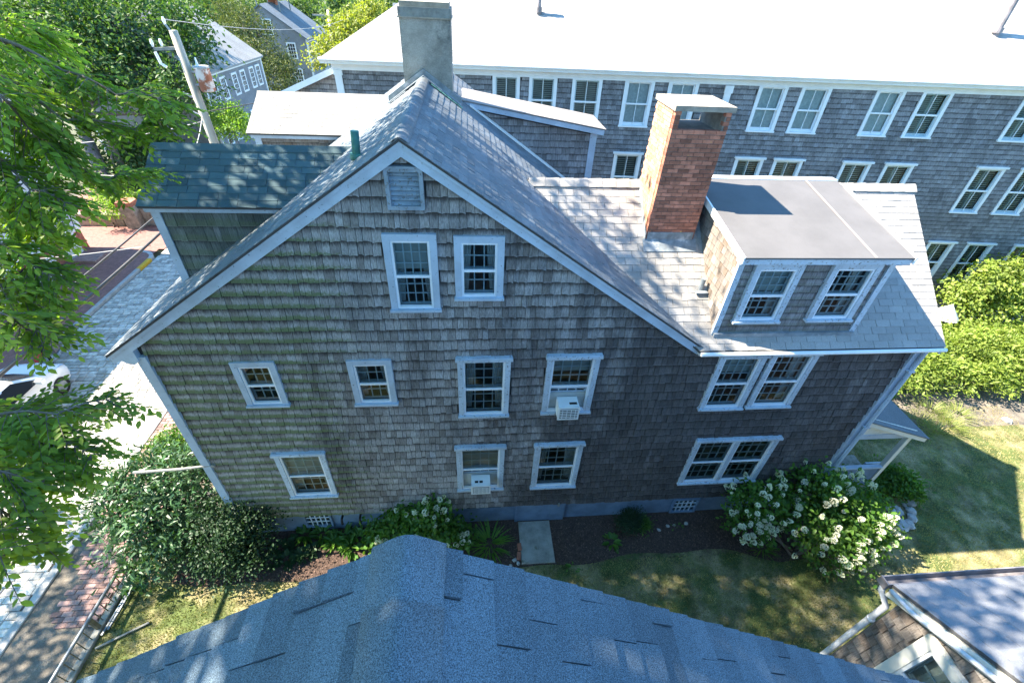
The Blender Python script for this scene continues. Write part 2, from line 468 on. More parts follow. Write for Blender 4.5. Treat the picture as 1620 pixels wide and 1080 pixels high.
MT['l_grass'] = LEAF('blade_lawn', (0.085, 0.115, 0.028), (0.40, 0.34, 0.16), 0.3, 0.02)
MT['l_tall'] = LEAF('blade_tall', (0.14, 0.2, 0.04), (0.3, 0.3, 0.1), 0.35)

# ------------------------------------------------------------------ pieces laid in courses
def clip(poly, a, b, c):
    out = []
    n = len(poly)
    for i in range(n):
        p = poly[i]; q = poly[(i+1) % n]
        dp = a*p[0] + b*p[1] - c; dq = a*q[0] + b*q[1] - c
        if dp <= 0: out.append(p)
        if dp*dq < 0:
            t = dp/(dp-dq)
            out.append((p[0]+(q[0]-p[0])*t, p[1]+(q[1]-p[1])*t))
    return out

UNIT = {}
def unit_piece(ratio, var):
    key = (round(ratio, 3), var)
    if key not in UNIT:
        mb = MB()
        rr = random.Random(var)
        k = [rr.uniform(-0.05, 0.05) for _ in range(3)]
        poly = [(0, k[0]), (0.5, k[1]), (1, k[2]), (1, 1), (0, 1)]
        n = len(poly)
        fr = [(p[0], p[1], 1+(ratio-1)*max(0, p[1])) for p in poly]; bk = [(p[0], p[1], -0.05) for p in poly]
        fs = [tuple(range(n))]; uv = [[(p[0], p[1]) for p in poly]]
        for i in range(n):
            j = (i+1) % n
            fs.append((i, n+i, n+j, j)); uv.append([(poly[i][0], poly[i][1]), (poly[i][0], poly[i][1]), (poly[j][0], poly[j][1]), (poly[j][0], poly[j][1])])
        mb.add(fr+bk, fs, uv)
        UNIT[key] = mb.mesh('piece')
    return UNIT[key].copy() if False else UNIT[key]

UM = {}
def unit_mat(ratio, var, mat):
    key = (round(ratio, 3), var, mat.name)
    if key not in UM:
        m = unit_piece(ratio, var).copy(); m.materials.append(mat); UM[key] = m
    return UM[key]

def field(parent, O, U, V, N, u0, u1, v0, v1, e, wr, tb, tt, mkey, name, nind=0, half=(), holes=(), gap=0.006, lap=1.12,
          jit=0.012, wave=0.0, stag=None, seed=1, stuff='shingle_courses', tjit=0.3):
    """courses of shingles or tabs on a plane; the nind nearest the camera are objects of their own"""
    O = Vector(O); U = Vector(U).normalized(); V = Vector(V).normalized(); N = Vector(N).normalized()
    rr = random.Random(seed)
    ph = [rr.uniform(0, 6) for _ in range(3)]
    P = []
    row = 0; v = v0
    while v < v1 - 0.02:
        if stag is None: u = u0 - rr.uniform(0, wr[1])
        else: u = u0 - (stag*(row % 2) if stag > 0 else rr.choice((0, 1/3, 2/3))*wr[1])
        while u < u1:
            w = rr.uniform(*wr)
            dv = wave*(math.sin(u*0.9+ph[0]+row*0.31)+0.6*math.sin(u*2.3+ph[1]+row*0.7)) if wave else 0
            b = v + dv + rr.uniform(-jit, jit)
            h = v + e*lap + dv - b
            poly = [(u+gap/2, b), (u+w-gap/2, b), (u+w-gap/2, b+h), (u+gap/2, b+h)]
            pu, pb, pw = u+gap/2, b, w-gap
            u += w
            cx = pu+pw/2; cz = b+e*0.5
            cl = False; skip = False; extra = []
            for q in holes:
                if q[0] < cx < q[2] and b+e > q[1] and b < q[3]:
                    if b+e > q[3]+0.03 and b < q[3]: extra.append((0, -1, -(q[3]-0.02)))
                    elif b < q[1]-0.03: extra.append((0, 1, q[1]+0.02))
                    else: skip = True
            if skip: continue
            for (a_, b_, c_) in [(-1, 0, -u0), (1, 0, u1), (0, 1, v1)] + list(half) + extra:
                if any(a_*p[0]+b_*p[1] > c_+1e-6 for p in poly):
                    poly = clip(poly, a_, b_, c_); cl = True
                    if len(poly) < 3: break
            if len(poly) < 3: continue
            ar = abs(sum(poly[i][0]*poly[(i+1)%len(poly)][1]-poly[(i+1)%len(poly)][0]*poly[i][1] for i in range(len(poly))))/2
            if ar < 0.0012: continue
            t = tb*(1+rr.uniform(-tjit, tjit))
            P.append((poly, pu, pb, pw, h, t, cl, rr.random(), rr.randrange(4)))
        row += 1; v += e
    if nind:
        P.sort(key=lambda q: (O+U*q[1]+V*q[2]-CAM).length)
    ratio = tt/tb
    mi = MT[mkey+'_obj']; ms = MT[mkey+'_attr']
    mb = MB()
    for i, (poly, pu, pb, pw, h, t, cl, rnd, var) in enumerate(P):
        ind = i < nind
        if ind and not cl:
            M = Matrix.Identity(4)
            o = O + U*pu + V*pb
            for k in range(3):
                M[k][0] = U[k]*pw; M[k][1] = V[k]*h; M[k][2] = N[k]*t; M[k][3] = o[k]
            link(name, unit_mat(ratio, var, mi), parent, M)
            continue
        tgt = MB() if ind else mb
        fr = []; bk = []; uvp = []
        for p in poly:
            f = (p[1]-pb)/h
            base = O+U*p[0]+V*p[1]
            fr.append(base + N*(t*(1+(ratio-1)*max(0, f)))); bk.append(base - N*0.001)
            uvp.append(((p[0]-pu)/pw, f))
        n = len(poly)
        fs = [tuple(range(n))]; uv = [uvp]
        for a in range(n):
            j = (a+1) % n
            fs.append((a, n+a, n+j, j)); uv.append([uvp[a], uvp[a], uvp[j], uvp[j]])
        tgt.add(fr+bk, fs, uv, rnd)
        if ind: obj(name, tgt, mi, parent)
    if mb.v:
        o = obj(stuff, mb, ms, parent); o['kind'] = 'stuff'
    return len(P)

def wall_sheet(parent, name, O, U, V, u0, u1, v0, v1, holes, mat, half=()):
    O = Vector(O); U = Vector(U); V = Vector(V)
    us = sorted({u0, u1, *[h[0] for h in holes], *[h[2] for h in holes]})
    vs = sorted({v0, v1, *[h[1] for h in holes], *[h[3] for h in holes]})
    us = [u for u in us if u0 <= u <= u1]; vs = [v for v in vs if v0 <= v <= v1]
    mb = MB()
    for a, b in zip(us, us[1:]):
        for c, d in zip(vs, vs[1:]):
            if any(h[0] <= (a+b)/2 <= h[2] and h[1] <= (c+d)/2 <= h[3] for h in holes): continue
            poly = [(a, c), (b, c), (b, d), (a, d)]
            for q in half:
                poly = clip(poly, *q)
                if len(poly) < 3: break
            if len(poly) >= 3:
                mb.add([O+U*p[0]+V*p[1] for p in poly], [tuple(range(len(poly)))])
    return obj(name, mb, mat, parent)

def ridge_caps(parent, x, z, slope, y0, y1, step, half, mat, name='ridge_cap', thick=0.012):
    """bent cap shingles astride a ridge that runs along Y"""
    c = 1/math.sqrt(1+slope*slope); s = slope*c
    y = y0
    mb = MB()
    prof = [-half, -half*0.55, -0.06, -0.035, -0.015, 0, 0.015, 0.035, 0.06, half*0.55, half]
    def P(a, yy, off):
        d = abs(a); sg = 1 if a > 0 else -1
        r = 0.012*max(0, 1-d/0.06)**2
        return (x+sg*c*d + sg*s*off, yy, z - s*d - r + c*off)
    vs = []
    for yy, o1 in ((0, thick*1.8), (-step*1.15, thick*0.5)):
        for a in prof: vs.append(P(a, yy, o1))
    for yy, o1 in ((0, 0.0),):
        for a in prof: vs.append(P(a, yy, o1))
    n = len(prof)
    fs = []
    for i in range(n-1):
        fs.append((i, i+1, n+i+1, n+i)); fs.append((i, 2*n+i, 2*n+i+1, i+1))
    fs.append((0, n, 2*n)); fs.append((n-1, 3*n-1, 2*n-1))
    mb.add(vs, fs)
    me = mb.mesh(name, True)
    me.materials.append(mat)
    while y > y1:
        link(name, me, parent, Matrix.Translation((0, y, 0)))
        y -= step

# ------------------------------------------------------------------ leaves
def leaf_mesh(name, P, D, Nn, size, width=0.5, tpl='diamond', droop=0.1, rnd=None):
    """many leaves in one mesh; P base points, D growth directions, Nn rough normals"""
    P = np.asarray(P, float); D = np.asarray(D, float); Nn = np.asarray(Nn, float)
    n = len(P); size = np.asarray(size, float).reshape(-1, 1)
    D = D/np.linalg.norm(D, axis=1, keepdims=True)
    X = np.cross(D, Nn); X /= (np.linalg.norm(X, axis=1, keepdims=True)+1e-9)
    Z = np.cross(X, D)
    if tpl == 'diamond':
        T = [(0, 0, 0), (0.5, 0.45, 0.07), (0, 1, -droop), (-0.5, 0.45, 0.07)]; F = [(0, 1, 2), (0, 2, 3)]
    elif tpl == 'blade':
        T = [(-0.5, 0, 0), (0.5, 0, 0), (0, 1, 0)]; F = [(0, 1, 2)]
    elif tpl == 'long':
        T = [(-0.5, 0, 0), (0.5, 0, 0), (0.4, 0.5, 0.0), (-0.4, 0.5, 0.0), (0, 1, -droop)]; F = [(0, 1, 2, 3), (3, 2, 4)]
    else:
        T = [(0, 0, 0), (0.38, 0.22, 0.05), (0.46, 0.6, 0.04), (0, 1, -droop), (-0.46, 0.6, 0.04), (-0.38, 0.22, 0.05)]; F = [(0, 1, 2, 3), (0, 3, 4, 5)]
    T = np.array(T)
    w = width
    V = (P[:, None, :] + (T[None, :, 0:1]*w*size[:, None]*X[:, None, :]) + T[None, :, 1:2]*size[:, None]*D[:, None, :]
         + T[None, :, 2:3]*size[:, None]*Z[:, None, :]).reshape(-1, 3)
    k = len(T)
    idx = []; tot = []
    for f in F:
        tot.append(len(f))
    li = np.concatenate([np.array(f) for f in F])
    L = (np.arange(n)[:, None]*k + li[None, :]).ravel()
    tots = np.tile(np.array(tot), n)
    starts = np.concatenate([[0], np.cumsum(tots)[:-1]])
    m = bpy.data.meshes.new(name)
    m.vertices.add(len(V)); m.vertices.foreach_set('co', V.astype(np.float32).ravel())
    m.loops.add(len(L)); m.loops.foreach_set('vertex_index', L.astype(np.int32))
    m.polygons.add(len(tots)); m.polygons.foreach_set('loop_start', starts.astype(np.int32))
    m.update(calc_edges=True)
    a = m.attributes.new('rnd', 'FLOAT', 'FACE')
    if rnd is None: rnd = NR.random(n)
    a.data.foreach_set('value', np.repeat(rnd, len(F)).astype(np.float32))
    m.validate()
    return m

def unitv(n):
    v = NR.normal(size=(n, 3)); return v/np.linalg.norm(v, axis=1, keepdims=True)

def crown_pts(lobes, nclump, per, spread, inner=0.35, flat=0.7, low=-0.5):
    """clumps of leaves spread over and inside several lobes -> points and outward directions"""
    vol = np.array([l[1][0]*l[1][1]*l[1][2] for l in lobes])**0.67
    cnt = np.maximum(1, (nclump*vol/vol.sum()).astype(int))
    PP = []; DD = []
    for (c, r), k in zip(lobes, cnt):
        d = unitv(k*2); d = d[d[:, 2] > low][:k]
        k = len(d)
        rad = 1-np.abs(NR.normal(size=(k, 1)))*inner
        ctr = np.array(c)+d*rad*np.array(r)
        p = np.repeat(ctr, per, 0)+NR.normal(size=(k*per, 3))*np.array([spread, spread, spread*flat])*NR.uniform(0.5, 1.3, (k, 1)).repeat(per, 0)
        PP.append(p); DD.append(np.repeat(d, per, 0))
    return np.concatenate(PP), np.concatenate(DD)

def leafy(parent, name, lobes, nclump, per, spread, size, mat, width=0.5, tpl='diamond', inner=0.35, up=0.5, low=-0.5, flat=0.7, zmin=None, xcut=None, kind=None):
    P, D = crown_pts(lobes, nclump, per, spread, inner, flat, low)
    if zmin is not None:
        k = P[:, 2] > zmin; P = P[k]; D = D[k]
    if xcut is not None:
        k = xcut(P); P = P[k]; D = D[k]
    n = len(P)
    Nn = D*0.7 + np.array([0, 0, up]) + NR.normal(size=(n, 3))*0.45
    G = D*0.6 + NR.normal(size=(n, 3))*0.7 + np.array([0, 0, -0.25])
    sz = size*NR.uniform(0.65, 1.25, n)
    o = link(name, leaf_mesh(name, P, G, Nn, sz, width, tpl), parent, None, mat)
    if kind: o['kind'] = kind
    return o

def limb(mb, a, b, r0, r1, bend=0.15, n=6, rr=R):
    a = Vector(a); b = Vector(b); L = (b-a).length
    o1 = Vector((rr.uniform(-1, 1), rr.uniform(-1, 1), rr.uniform(0, 1)))*bend*L
    pts = []; rad = []
    for i in range(n+1):
        t = i/n
        pts.append(a.lerp(b, t)+o1*math.sin(math.pi*t)); rad.append(r0+(r1-r0)*t)
    mb.tube(pts, rad, 7)
    return pts

def tree(name, label, base, top, lobes, nclump, per, spread, leaf, mat, r0=0.22, group=None, width=0.55, low=-0.5, inner=0.35, cat='tree'):
    t = thing(name, label, cat, base, group)
    mb = MB()
    limb(mb, Vector(base)-Vector((0, 0, 0.2)), top, r0, r0*0.55, 0.04)
    for c, r in lobes:
        limb(mb, Vector(base).lerp(Vector(top), R.uniform(0.6, 1.0)), Vector(c)+Vector((0, 0, -0.2*r[2])), r0*0.45, r0*0.1, 0.1)
        for _ in range(3):
            d = Vector((R.gauss(0, 1), R.gauss(0, 1), R.gauss(0.3, 0.7))).normalized()
            limb(mb, Vector(c)+Vector((0, 0, -0.2*r[2])), Vector(c)+Vector((d.x*r[0]*0.85, d.y*r[1]*0.85, d.z*r[2]*0.85)), r0*0.14, 0.015, 0.1)
    obj('trunk', mb, MT['bark'], t, smooth=True)
    leafy(t, 'crown', lobes, nclump, per, spread, leaf, mat, width, low=low, inner=inner)
    return t

# ------------------------------------------------------------------ windows (local frame: x across, y into the wall, z up)
WC = {}
def cached(key, fn, mat, smooth=False):
    if key not in WC:
        mb = fn(); m = mb.mesh(key[0], smooth); m.materials.append(mat); WC[key] = m
    return WC[key]

def grid_mb(x0, x1, z0, z1, cols, rows, y, w, d):
    mb = MB()
    for i in range(1, cols):
        x = x0+(x1-x0)*i/cols; mb.box(x-w/2, x+w/2, y, y+d, z0, z1)
    for j in range(1, rows):
        z = z0+(z1-z0)*j/rows; mb.box(x0, x1, y+0.002, y+d-0.002, z-w/2, z+w/2)
    return mb

def frame_mb(x0, x1, z0, z1, y0, y1, w, wt=None, wb=None):
    wt = w if wt is None else wt; wb = w if wb is None else wb
    mb = MB()
    mb.box(x0, x0+w, y0, y1, z0, z1); mb.box(x1-w, x1, y0, y1, z0, z1)
    mb.box(x0+w, x1-w, y0, y1, z1-wt, z1); mb.box(x0+w, x1-w, y0, y1, z0, z0+wb)
    return mb

def curtain_mb(x0, x1, z0, z1, y, amp=0.02, taper=0.0):
    mb = MB(); n = 14
    vs = []
    for k, z in enumerate((z1, (z0+z1)/2, z0)):
        for i in range(n+1):
            f = i/n
            xx = x0+(x1-x0)*f*(1-taper*k/2)
            vs.append((xx, y+amp*math.sin(i*2.1), z))
    fs = []
    for k in range(2):
        for i in range(n):
            a = k*(n+1)+i
            fs.append((a, a+1, a+n+2, a+n+1))
    mb.add(vs, fs)
    return mb

def room_mb(x0, x1, z0, z1, y0, y1):
    mb = MB()
    a, b = x0-0.02, x1+0.02
    c, d = z0-0.1, z1+0.03
    vs = [(x0,y0,z0),(x1,y0,z0),(x1,y0,z1),(x0,y0,z1),(a,y0+0.12,c),(b,y0+0.12,c),(b,y0+0.12,d),(a,y0+0.12,d),(a,y1,c),(b,y1,c),(b,y1,d),(a,y1,d)]
    fs = [(0,1,5,4),(1,2,6,5),(2,3,7,6),(3,0,4,7),(4,5,9,8),(5,6,10,9),(6,7,11,10),(7,4,8,11),(8,9,10,11)]
    mb.add(vs, fs)
    return mb

def sash_window(parent, mtx, w, h, head=True, cols=4, ru=3, rl=3, shade=0.0, curt=True, cw=0.10, split=0.52, ac=False, twin=False, trim='trim', name='window', label=None, deep=1.0):
    """double-hung window with casing, storm frame, two sashes with muntins, glass, and the dim room behind"""
    k = (round(w, 2), round(h, 2), head, cols, ru, rl, shade, curt, cw, split, ac, twin, trim, deep)
    x0, x1 = -w/2+cw, w/2-cw
    z0 = 0.07; z1 = h-(0.11 if head else cw)
    def casing():
        mb = MB()
        mb.box(-w/2, -w/2+cw, -0.082, 0.06, 0.045, h-(0.085 if head else 0))
        mb.box(w/2-cw, w/2, -0.082, 0.06, 0.045, h-(0.085 if head else 0))
        if head:
            mb.box(-w/2+cw, w/2-cw, -0.079, 0.06, h-0.13, h-0.085)
            mb.box(-w/2-0.035, w/2+0.035, -0.125, 0.0, h-0.085, h-0.02)
            mb.box(-w/2-0.02, w/2+0.02, -0.11, 0.0, h-0.02, h)
        else:
            mb.box(-w/2+cw, w/2-cw, -0.079, 0.06, h-cw, h)
        mb.box(-w/2-0.02, w/2+0.02, -0.12, 0.06, 0.0, 0.045)
        return mb
    win = link(name, cached(('window',)+k, casing, MT[trim]), parent, mtx)
    if label: win['label'] = label
    bays = [(x0, x1)] if not twin else [(x0, -0.045), (0.045, x1)]
    if twin:
        def mull():
            mb = MB(); mb.box(-0.045, 0.045, -0.074, 0.06, z0, z1); return mb
        link('mullion', cached(('mullion',)+k, mull, MT[trim]), win)
    zm = z0+(z1-z0)*(1-split)
    for bi, (a, b) in enumerate(bays):
        q = k+(bi,)
        def storm():
            mb = frame_mb(a, b, z0-0.02, z1, -0.062, 0.0, 0.038, 0.038, 0.05)
            mb.box(a+0.038, b-0.038, -0.052, -0.004, zm-0.022, zm+0.022)
            return mb
        link('storm_frame', cached(('storm_frame',)+q, storm, MT['storm']), win)
        def pane(zz0, zz1, y):
            mb = MB(); mb.add([(a+0.03, y, zz0), (b-0.03, y, zz0), (b-0.03, y, zz1), (a+0.03, y, zz1)], [(0, 1, 2, 3)]); return mb
        link('pane', cached(('pane_u',)+q, lambda: pane(zm+0.02, z1-0.03, -0.024), MT['glass']), win)
        if not ac:
            link('pane', cached(('pane_l',)+q, lambda: pane(z0+0.02, zm-0.02, -0.016), MT['glass']), win)
        lo = z0 if not ac else z0+(zm-z0)*0.62
        def sash(zz0, zz1, y, cols, rows):
            mb = frame_mb(a+0.012, b-0.012, zz0, zz1, y, y+0.03, 0.038)
            g = grid_mb(a+0.05, b-0.05, zz0+0.038, zz1-0.038, cols, rows, y+0.004, 0.02, 0.02)
            for i, f in enumerate(g.f): pass
            mb.add(g.v, g.f)
            return mb
        link('sash', cached(('sash_u',)+q, lambda: sash(zm-0.02, z1, 0.02, cols, ru), MT['sash']), win)
        link('sash', cached(('sash_l',)+q, lambda: sash(lo, zm+0.02, 0.055, cols, rl), MT['sash']), win)
        if ac:
            def filler():
                mb = MB(); mb.box(a+0.03, b-0.03, 0.03, 0.05, z0, lo+0.02); return mb
            link('filler_panel', cached(('filler',)+q, filler, MT['shade']), win)
        if shade > 0:
            def sh():
                mb = MB(); zs = z1-(z1-z0)*shade
                mb.box(a, b, 0.10, 0.104, zs, z1)
                mb.box(a, b, 0.096, 0.108, zs-0.015, zs)
                return mb
            link('roller_shade', cached(('shade',)+q, sh, MT['shade']), win)
        if curt:
            ww = (b-a)*0.30
            link('curtain', cached(('curt_l',)+q, lambda: curtain_mb(a-0.01, a+ww, z0, z1, 0.16, 0.018, 0.35), MT['lace']), win)
            link('curtain', cached(('curt_r',)+q, lambda: curtain_mb(b+0.01, b-ww, z0, z1, 0.16, 0.018, 0.35), MT['lace']), win)
    link('interior', cached(('interior',)+k, lambda: room_mb(-w/2+0.02, w/2-0.02, 0.02, h-0.02, 0.06, deep), MT['room']), win)
    return win

def blind_window(parent, mtx, w, h, kind='louver', head=True):
    """white cased window of the long building with louvered shutters or a shade inside"""
    k = (round(w, 2), round(h, 2), kind, head)
    cw = 0.115
    x0, x1 = -w/2+cw, w/2-cw
    z0 = 0.08; z1 = h-(0.13 if head else 0.05)
    zm = (z0+z1)/2
    def casing():
        mb = MB()
        mb.box(-w/2, -w/2+cw, -0.05, 0.08, 0.05, h-(0.07 if head else 0))
        mb.box(w/2-cw, w/2, -0.05, 0.08, 0.05, h-(0.07 if head else 0))
        mb.box(-w/2+cw, w/2-cw, -0.048, 0.08, z1, h-(0.07 if head else 0))
        if head: mb.box(-w/2-0.05, w/2+0.05, -0.11, 0.0, h-0.07, h)
        mb.box(-w/2-0.02, w/2+0.02, -0.09, 0.08, 0.0, 0.05)
        return mb
    win = link('window', cached(('bwin',)+k, casing, MT['white']), parent, mtx)
    def sash():
        mb = frame_mb(x0, x1, zm-0.02, z1, 0.02, 0.05, 0.045)
        f = frame_mb(x0, x1, z0-0.03, zm+0.02, 0.052, 0.08, 0.045, 0.04, 0.10)
        mb.add(f.v, f.f); return mb
    link('sash', cached(('bsash',)+k, sash, MT['sage' if kind == 'louver' else 'white']), win)
    def rail():
        mb = MB(); mb.box(x0, x1, -0.02, 0.05, zm-0.028, zm+0.028)
        mb.box(-0.008, 0.008, 0.0, 0.03, z0, z1); return mb
    link('meeting_rail', cached(('brail',)+k, rail, MT['white']), win)
    def pane(a, b, y):
        mb = MB(); mb.add([(x0, y, a), (x1, y, a), (x1, y, b), (x0, y, b)], [(0, 1, 2, 3)]); return mb
    link('pane', cached(('bpu',)+k, lambda: pane(zm, z1, 0.034), MT['glass']), win)
    link('pane', cached(('bpl',)+k, lambda: pane(z0, zm, 0.066), MT['glass']), win)
    if kind == 'louver':
        def lv():
            mb = MB(); n = 22
            for i in range(n):
                z = z0+(z1-z0)*(i+0.5)/n
                for a, b in ((x0+0.02, -0.03), (0.03, x1-0.02)):
                    mb.add([(a, 0.12, z+0.035), (b, 0.12, z+0.035), (b, 0.16, z-0.015), (a, 0.16, z-0.015)], [(0, 1, 2, 3)])
            mb.box(-0.03, 0.03, 0.115, 0.175, z0, z1)
            return mb
        link('shutter', cached(('blv',)+k, lv, MT['blind']), win)
    else:
        def sh():
            mb = MB(); mb.box(x0, x1, 0.12, 0.125, z0, z1); return mb
        link('shade', cached(('bsh',)+k, sh, MT['lace']), win)
    link('interior', cached(('broom',)+k, lambda: room_mb(-w/2+0.02, w/2-0.02, 0.02, h-0.02, 0.08, 0.8), MT['room']), win)
    return win

def TR(x, y, z, rz=0.0):
    return Matrix.Translation((x, y, z)) @ Matrix.Rotation(rz, 4, 'Z')

# ------------------------------------------------------------------ ground, road, pavements
def sheet(x0, x1, y0, y1, z, nx=1, ny=1):
    mb = MB()
    vs = [(x0+(x1-x0)*i/nx, y0+(y1-y0)*j/ny, z) for j in range(ny+1) for i in range(nx+1)]
    fs = [(j*(nx+1)+i, j*(nx+1)+i+1, (j+1)*(nx+1)+i+1, (j+1)*(nx+1)+i) for j in range(ny) for i in range(nx)]
    mb.add(vs, fs)
    return mb

struct('ground', sheet(-900, 900, -300, 1500, -0.09), MT['ground'])
lawn = struct('lawn', sheet(-8.25, 24, -14, 9.0, -0.012), MT['lawn'])
KX = -10.05; FX = -15.6
road = struct('road', sheet(FX, KX, -14, 60, -0.045), MT['roadbed'])
walk = struct('pavement', sheet(KX+0.1, -5.9, 0.9, 40, -0.005), MT['soil'])
wk2 = struct('pavement_soil', sheet(KX+0.1, -8.25, -14, 0.9, -0.006), MT['soil'])
farwalk = struct('far_pavement', sheet(-19.25, FX-0.16, -14, 15.9, 0.10), MT['farbrick'])
fw2 = struct('brick_crossing', sheet(-24, FX-0.0, 15.9, 26, 0.012), MT['farbrick'])
fw3 = struct('side_road', sheet(-60, -24.0, 16.5, 24, 0.006), MT['soil'])

# granite setts of the road: rows across, the nearest as objects
P = []
y = -3.6
row = 0
while y < 16.5:
    x = FX+0.02-R.uniform(0, 0.2)
    d = R.uniform(0.155, 0.19)
    while x < KX-0.12:
        w = R.uniform(0.24, 0.36)
        a = max(x, FX+0.02); b = min(x+w, KX-0.11)
        if b-a > 0.07: P.append((a, b, y, y+d, R.uniform(-0.012, 0.008), R.random()))
        x += w
    y += d; row += 1
def seen(p):
    v = ROT.transposed() @ (Vector(p)-CAM)
    if v.z > -0.1: return False
    return -10 < 810+720*v.x/-v.z < 1630 and -10 < 540-720*v.y/-v.z < 1090
P.sort(key=lambda q: (0 if seen((q[0]+0.1, q[2]+0.1, 0)) else 1000)+(Vector((q[0], q[2], 0))-CAM).length)
mb = MB()
um = MB(); um.bevbox(0, 1, 0, 1, 0, 1, 0.12); um = um.mesh('sett'); um.materials.append(MT['sett_obj'])
for i, (a, b, c, d, dz, r) in enumerate(P):
    if i < 300:
        M = Matrix.Translation((a+0.007, c+0.007, -0.06)) @ Matrix.Diagonal((b-a-0.014, d-c-0.014, 0.06+dz, 1))
        link('sett', um, road, M)
    else:
        mb.bevbox(a+0.007, b-0.007, c+0.007, d-0.007, -0.06, dz, 0.018, r)
obj('sett_paving', mb, MT['sett_attr'], road, kind='stuff')

# kerbs
kerb = MB()
kerb.box(KX-0.09, KX-0.0, -14, 40, -0.09, -0.03)
k0 = struct('kerb', kerb, MT['roadbed'])
y = -8
while y < 16:
    L = R.uniform(1.6, 2.4)
    mb = MB(); o_ = R.uniform(-0.012, 0.012)
    mb.bevbox(KX-0.1+o_, KX+0.1+o_, y+0.006, y+L-0.006, -0.09, 0.035+R.uniform(-0.01, 0.01), 0.015)
    obj('kerb_stone', mb, MT['granite'], k0)
    y += L
fk = MB(); fk.box(FX-0.14, FX-0.02, -10, 13.6, -0.09, -0.02)
k1 = struct('far_kerb', fk, MT['roadbed'])
y = -6.0
while y < 13.6:
    L = min(R.uniform(1.8, 2.6), 13.7-y)
    mb = MB(); mb.bevbox(FX-0.17, FX, y+0.006, y+L-0.006, -0.09, 0.13, 0.02)
    obj('kerb_stone', mb, MT['granite'], k1)
    y += L
mb = MB(); mb.bevbox(FX-0.17, FX, 13.7, 14.7, -0.09, 0.13, 0.02)
obj('kerb_stone', mb, MT['yellow'], k1, label='yellow painted end of the far kerb')
mb = MB()
for i in range(6):
    t0 = i*math.pi/12; t1 = (i+1)*math.pi/12
    c = (FX-0.85, 14.7)
    mb.prism([(c[0]+0.68*math.cos(t0), c[1]+0.68*math.sin(t0), -0.09), (c[0]+0.85*math.cos(t0), c[1]+0.85*math.sin(t0), -0.09),
              (c[0]+0.85*math.cos(t1), c[1]+0.85*math.sin(t1), -0.09), (c[0]+0.68*math.cos(t1), c[1]+0.68*math.sin(t1), -0.09)], (0, 0, 0.21))
obj('kerb_stone', mb, MT['granite'], k1)

# brick paving of the near pavement
P = []
y = -2.0
row = 0
while y < 6.2:
    x = KX+0.11-(0.12 if row % 2 else 0.0)
    while x < -8.36:
        a = max(x, KX+0.11); b = min(x+0.236, -8.36)
        edge = KX+0.11+max(0, (0.9-y)*0.22)*(1+0.3*math.sin(y*5))
        if y < 0.9 and a < edge-0.05: x += 0.236; continue
        if b-a > 0.05: P.append((a, b, y, y+0.118, R.uniform(-0.006, 0.008), R.random(), R.uniform(-0.03, 0.03)))
        x += 0.236
    y += 0.118; row += 1
P.sort(key=lambda q: (0 if seen((q[0], q[2], 0)) else 1000)+(Vector((q[0], q[2], 0))-CAM).length)
mb = MB()
um = MB(); um.bevbox(-0.5, 0.5, -0.5, 0.5, 0, 1, 0.07); um = um.mesh('paving_brick'); um.materials.append(MT['pave_obj'])
for i, (a, b, c, d, dz, r, t) in enumerate(P):
    if i < 300:
        M = Matrix.Translation(((a+b)/2, (c+d)/2, -0.04)) @ Matrix.Rotation(t, 4, 'Z') @ Matrix.Diagonal((b-a-0.010, d-c-0.010, 0.07+dz, 1))
        link('paving_brick', um, walk, M)
    else:
        mb.bevbox(a+0.005, b-0.005, c+0.005, d-0.005, -0.04, 0.03+dz, 0.008, r)
obj('brick_paving', mb, MT['pave_attr'], walk, kind='stuff')

# mulch bed along the house
mb = MB()
pts = []
n = 60
for i in range(n+1):
    x = -7.2+(16.6)*i/n
    pts.append((x, -1.18-0.10*math.sin(x*0.9)-0.05*math.sin(x*2.7)-(0.25 if x > 7 else 0)*min(1, x-7)))
vs = [(p[0], p[1], 0.004) for p in pts]+[(p[0], 0.05, 0.03) for p in pts]
mb.add(vs, [(i, i+1, n+2+i, n+1+i) for i in range(n)])
bed = struct('planting_bed', mb, MT['mulch'])
nc = 7000
cp = np.stack([NR.uniform(-6.5, 9.0, nc), NR.uniform(-1.25, -0.02, nc), NR.uniform(0.01, 0.035, nc)], 1)
cd = np.stack([NR.normal(size=nc), NR.normal(size=nc), NR.normal(size=nc)*0.25], 1)
o = link('mulch_chips', leaf_mesh('mulch_chips', cp, cd, np.tile([0, 0, 1.0], (nc, 1))+NR.normal(size=(nc, 3))*0.3, NR.uniform(0.03, 0.07, nc), 0.35, 'diamond', 0), bed, None, MT['chip'])
o['kind'] = 'stuff'

# grass blades of the lawn
def grass(n, x0, x1, y0, y1):
    p = np.stack([NR.uniform(x0, x1, n), NR.uniform(y0, y1, n), np.full(n, -0.012)], 1)
    f = np.sin(p[:, 0]*1.7+np.sin(p[:, 1]*2.1))*np.cos(p[:, 1]*1.3+p[:, 0]*0.4)
    return p[NR.random(n) < 0.78+0.22*f]
gp = np.concatenate([grass(90000, -8.2, 9.3, -4.3, -1.2), grass(70000, 9.3, 19.5, -3.4, 3.6)])
n = len(gp)
gd = NR.normal(size=(n, 3))*np.array([0.6, 0.6, 0.1])+np.array([0, 0, 0.75])
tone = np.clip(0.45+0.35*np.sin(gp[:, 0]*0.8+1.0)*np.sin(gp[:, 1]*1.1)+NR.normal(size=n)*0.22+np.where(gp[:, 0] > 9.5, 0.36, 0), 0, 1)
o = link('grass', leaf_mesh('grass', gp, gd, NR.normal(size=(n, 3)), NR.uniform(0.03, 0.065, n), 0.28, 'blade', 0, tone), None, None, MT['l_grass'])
o['kind'] = 'stuff'; o['label'] = 'short patchy mown grass of the lawn'; o['category'] = 'grass'

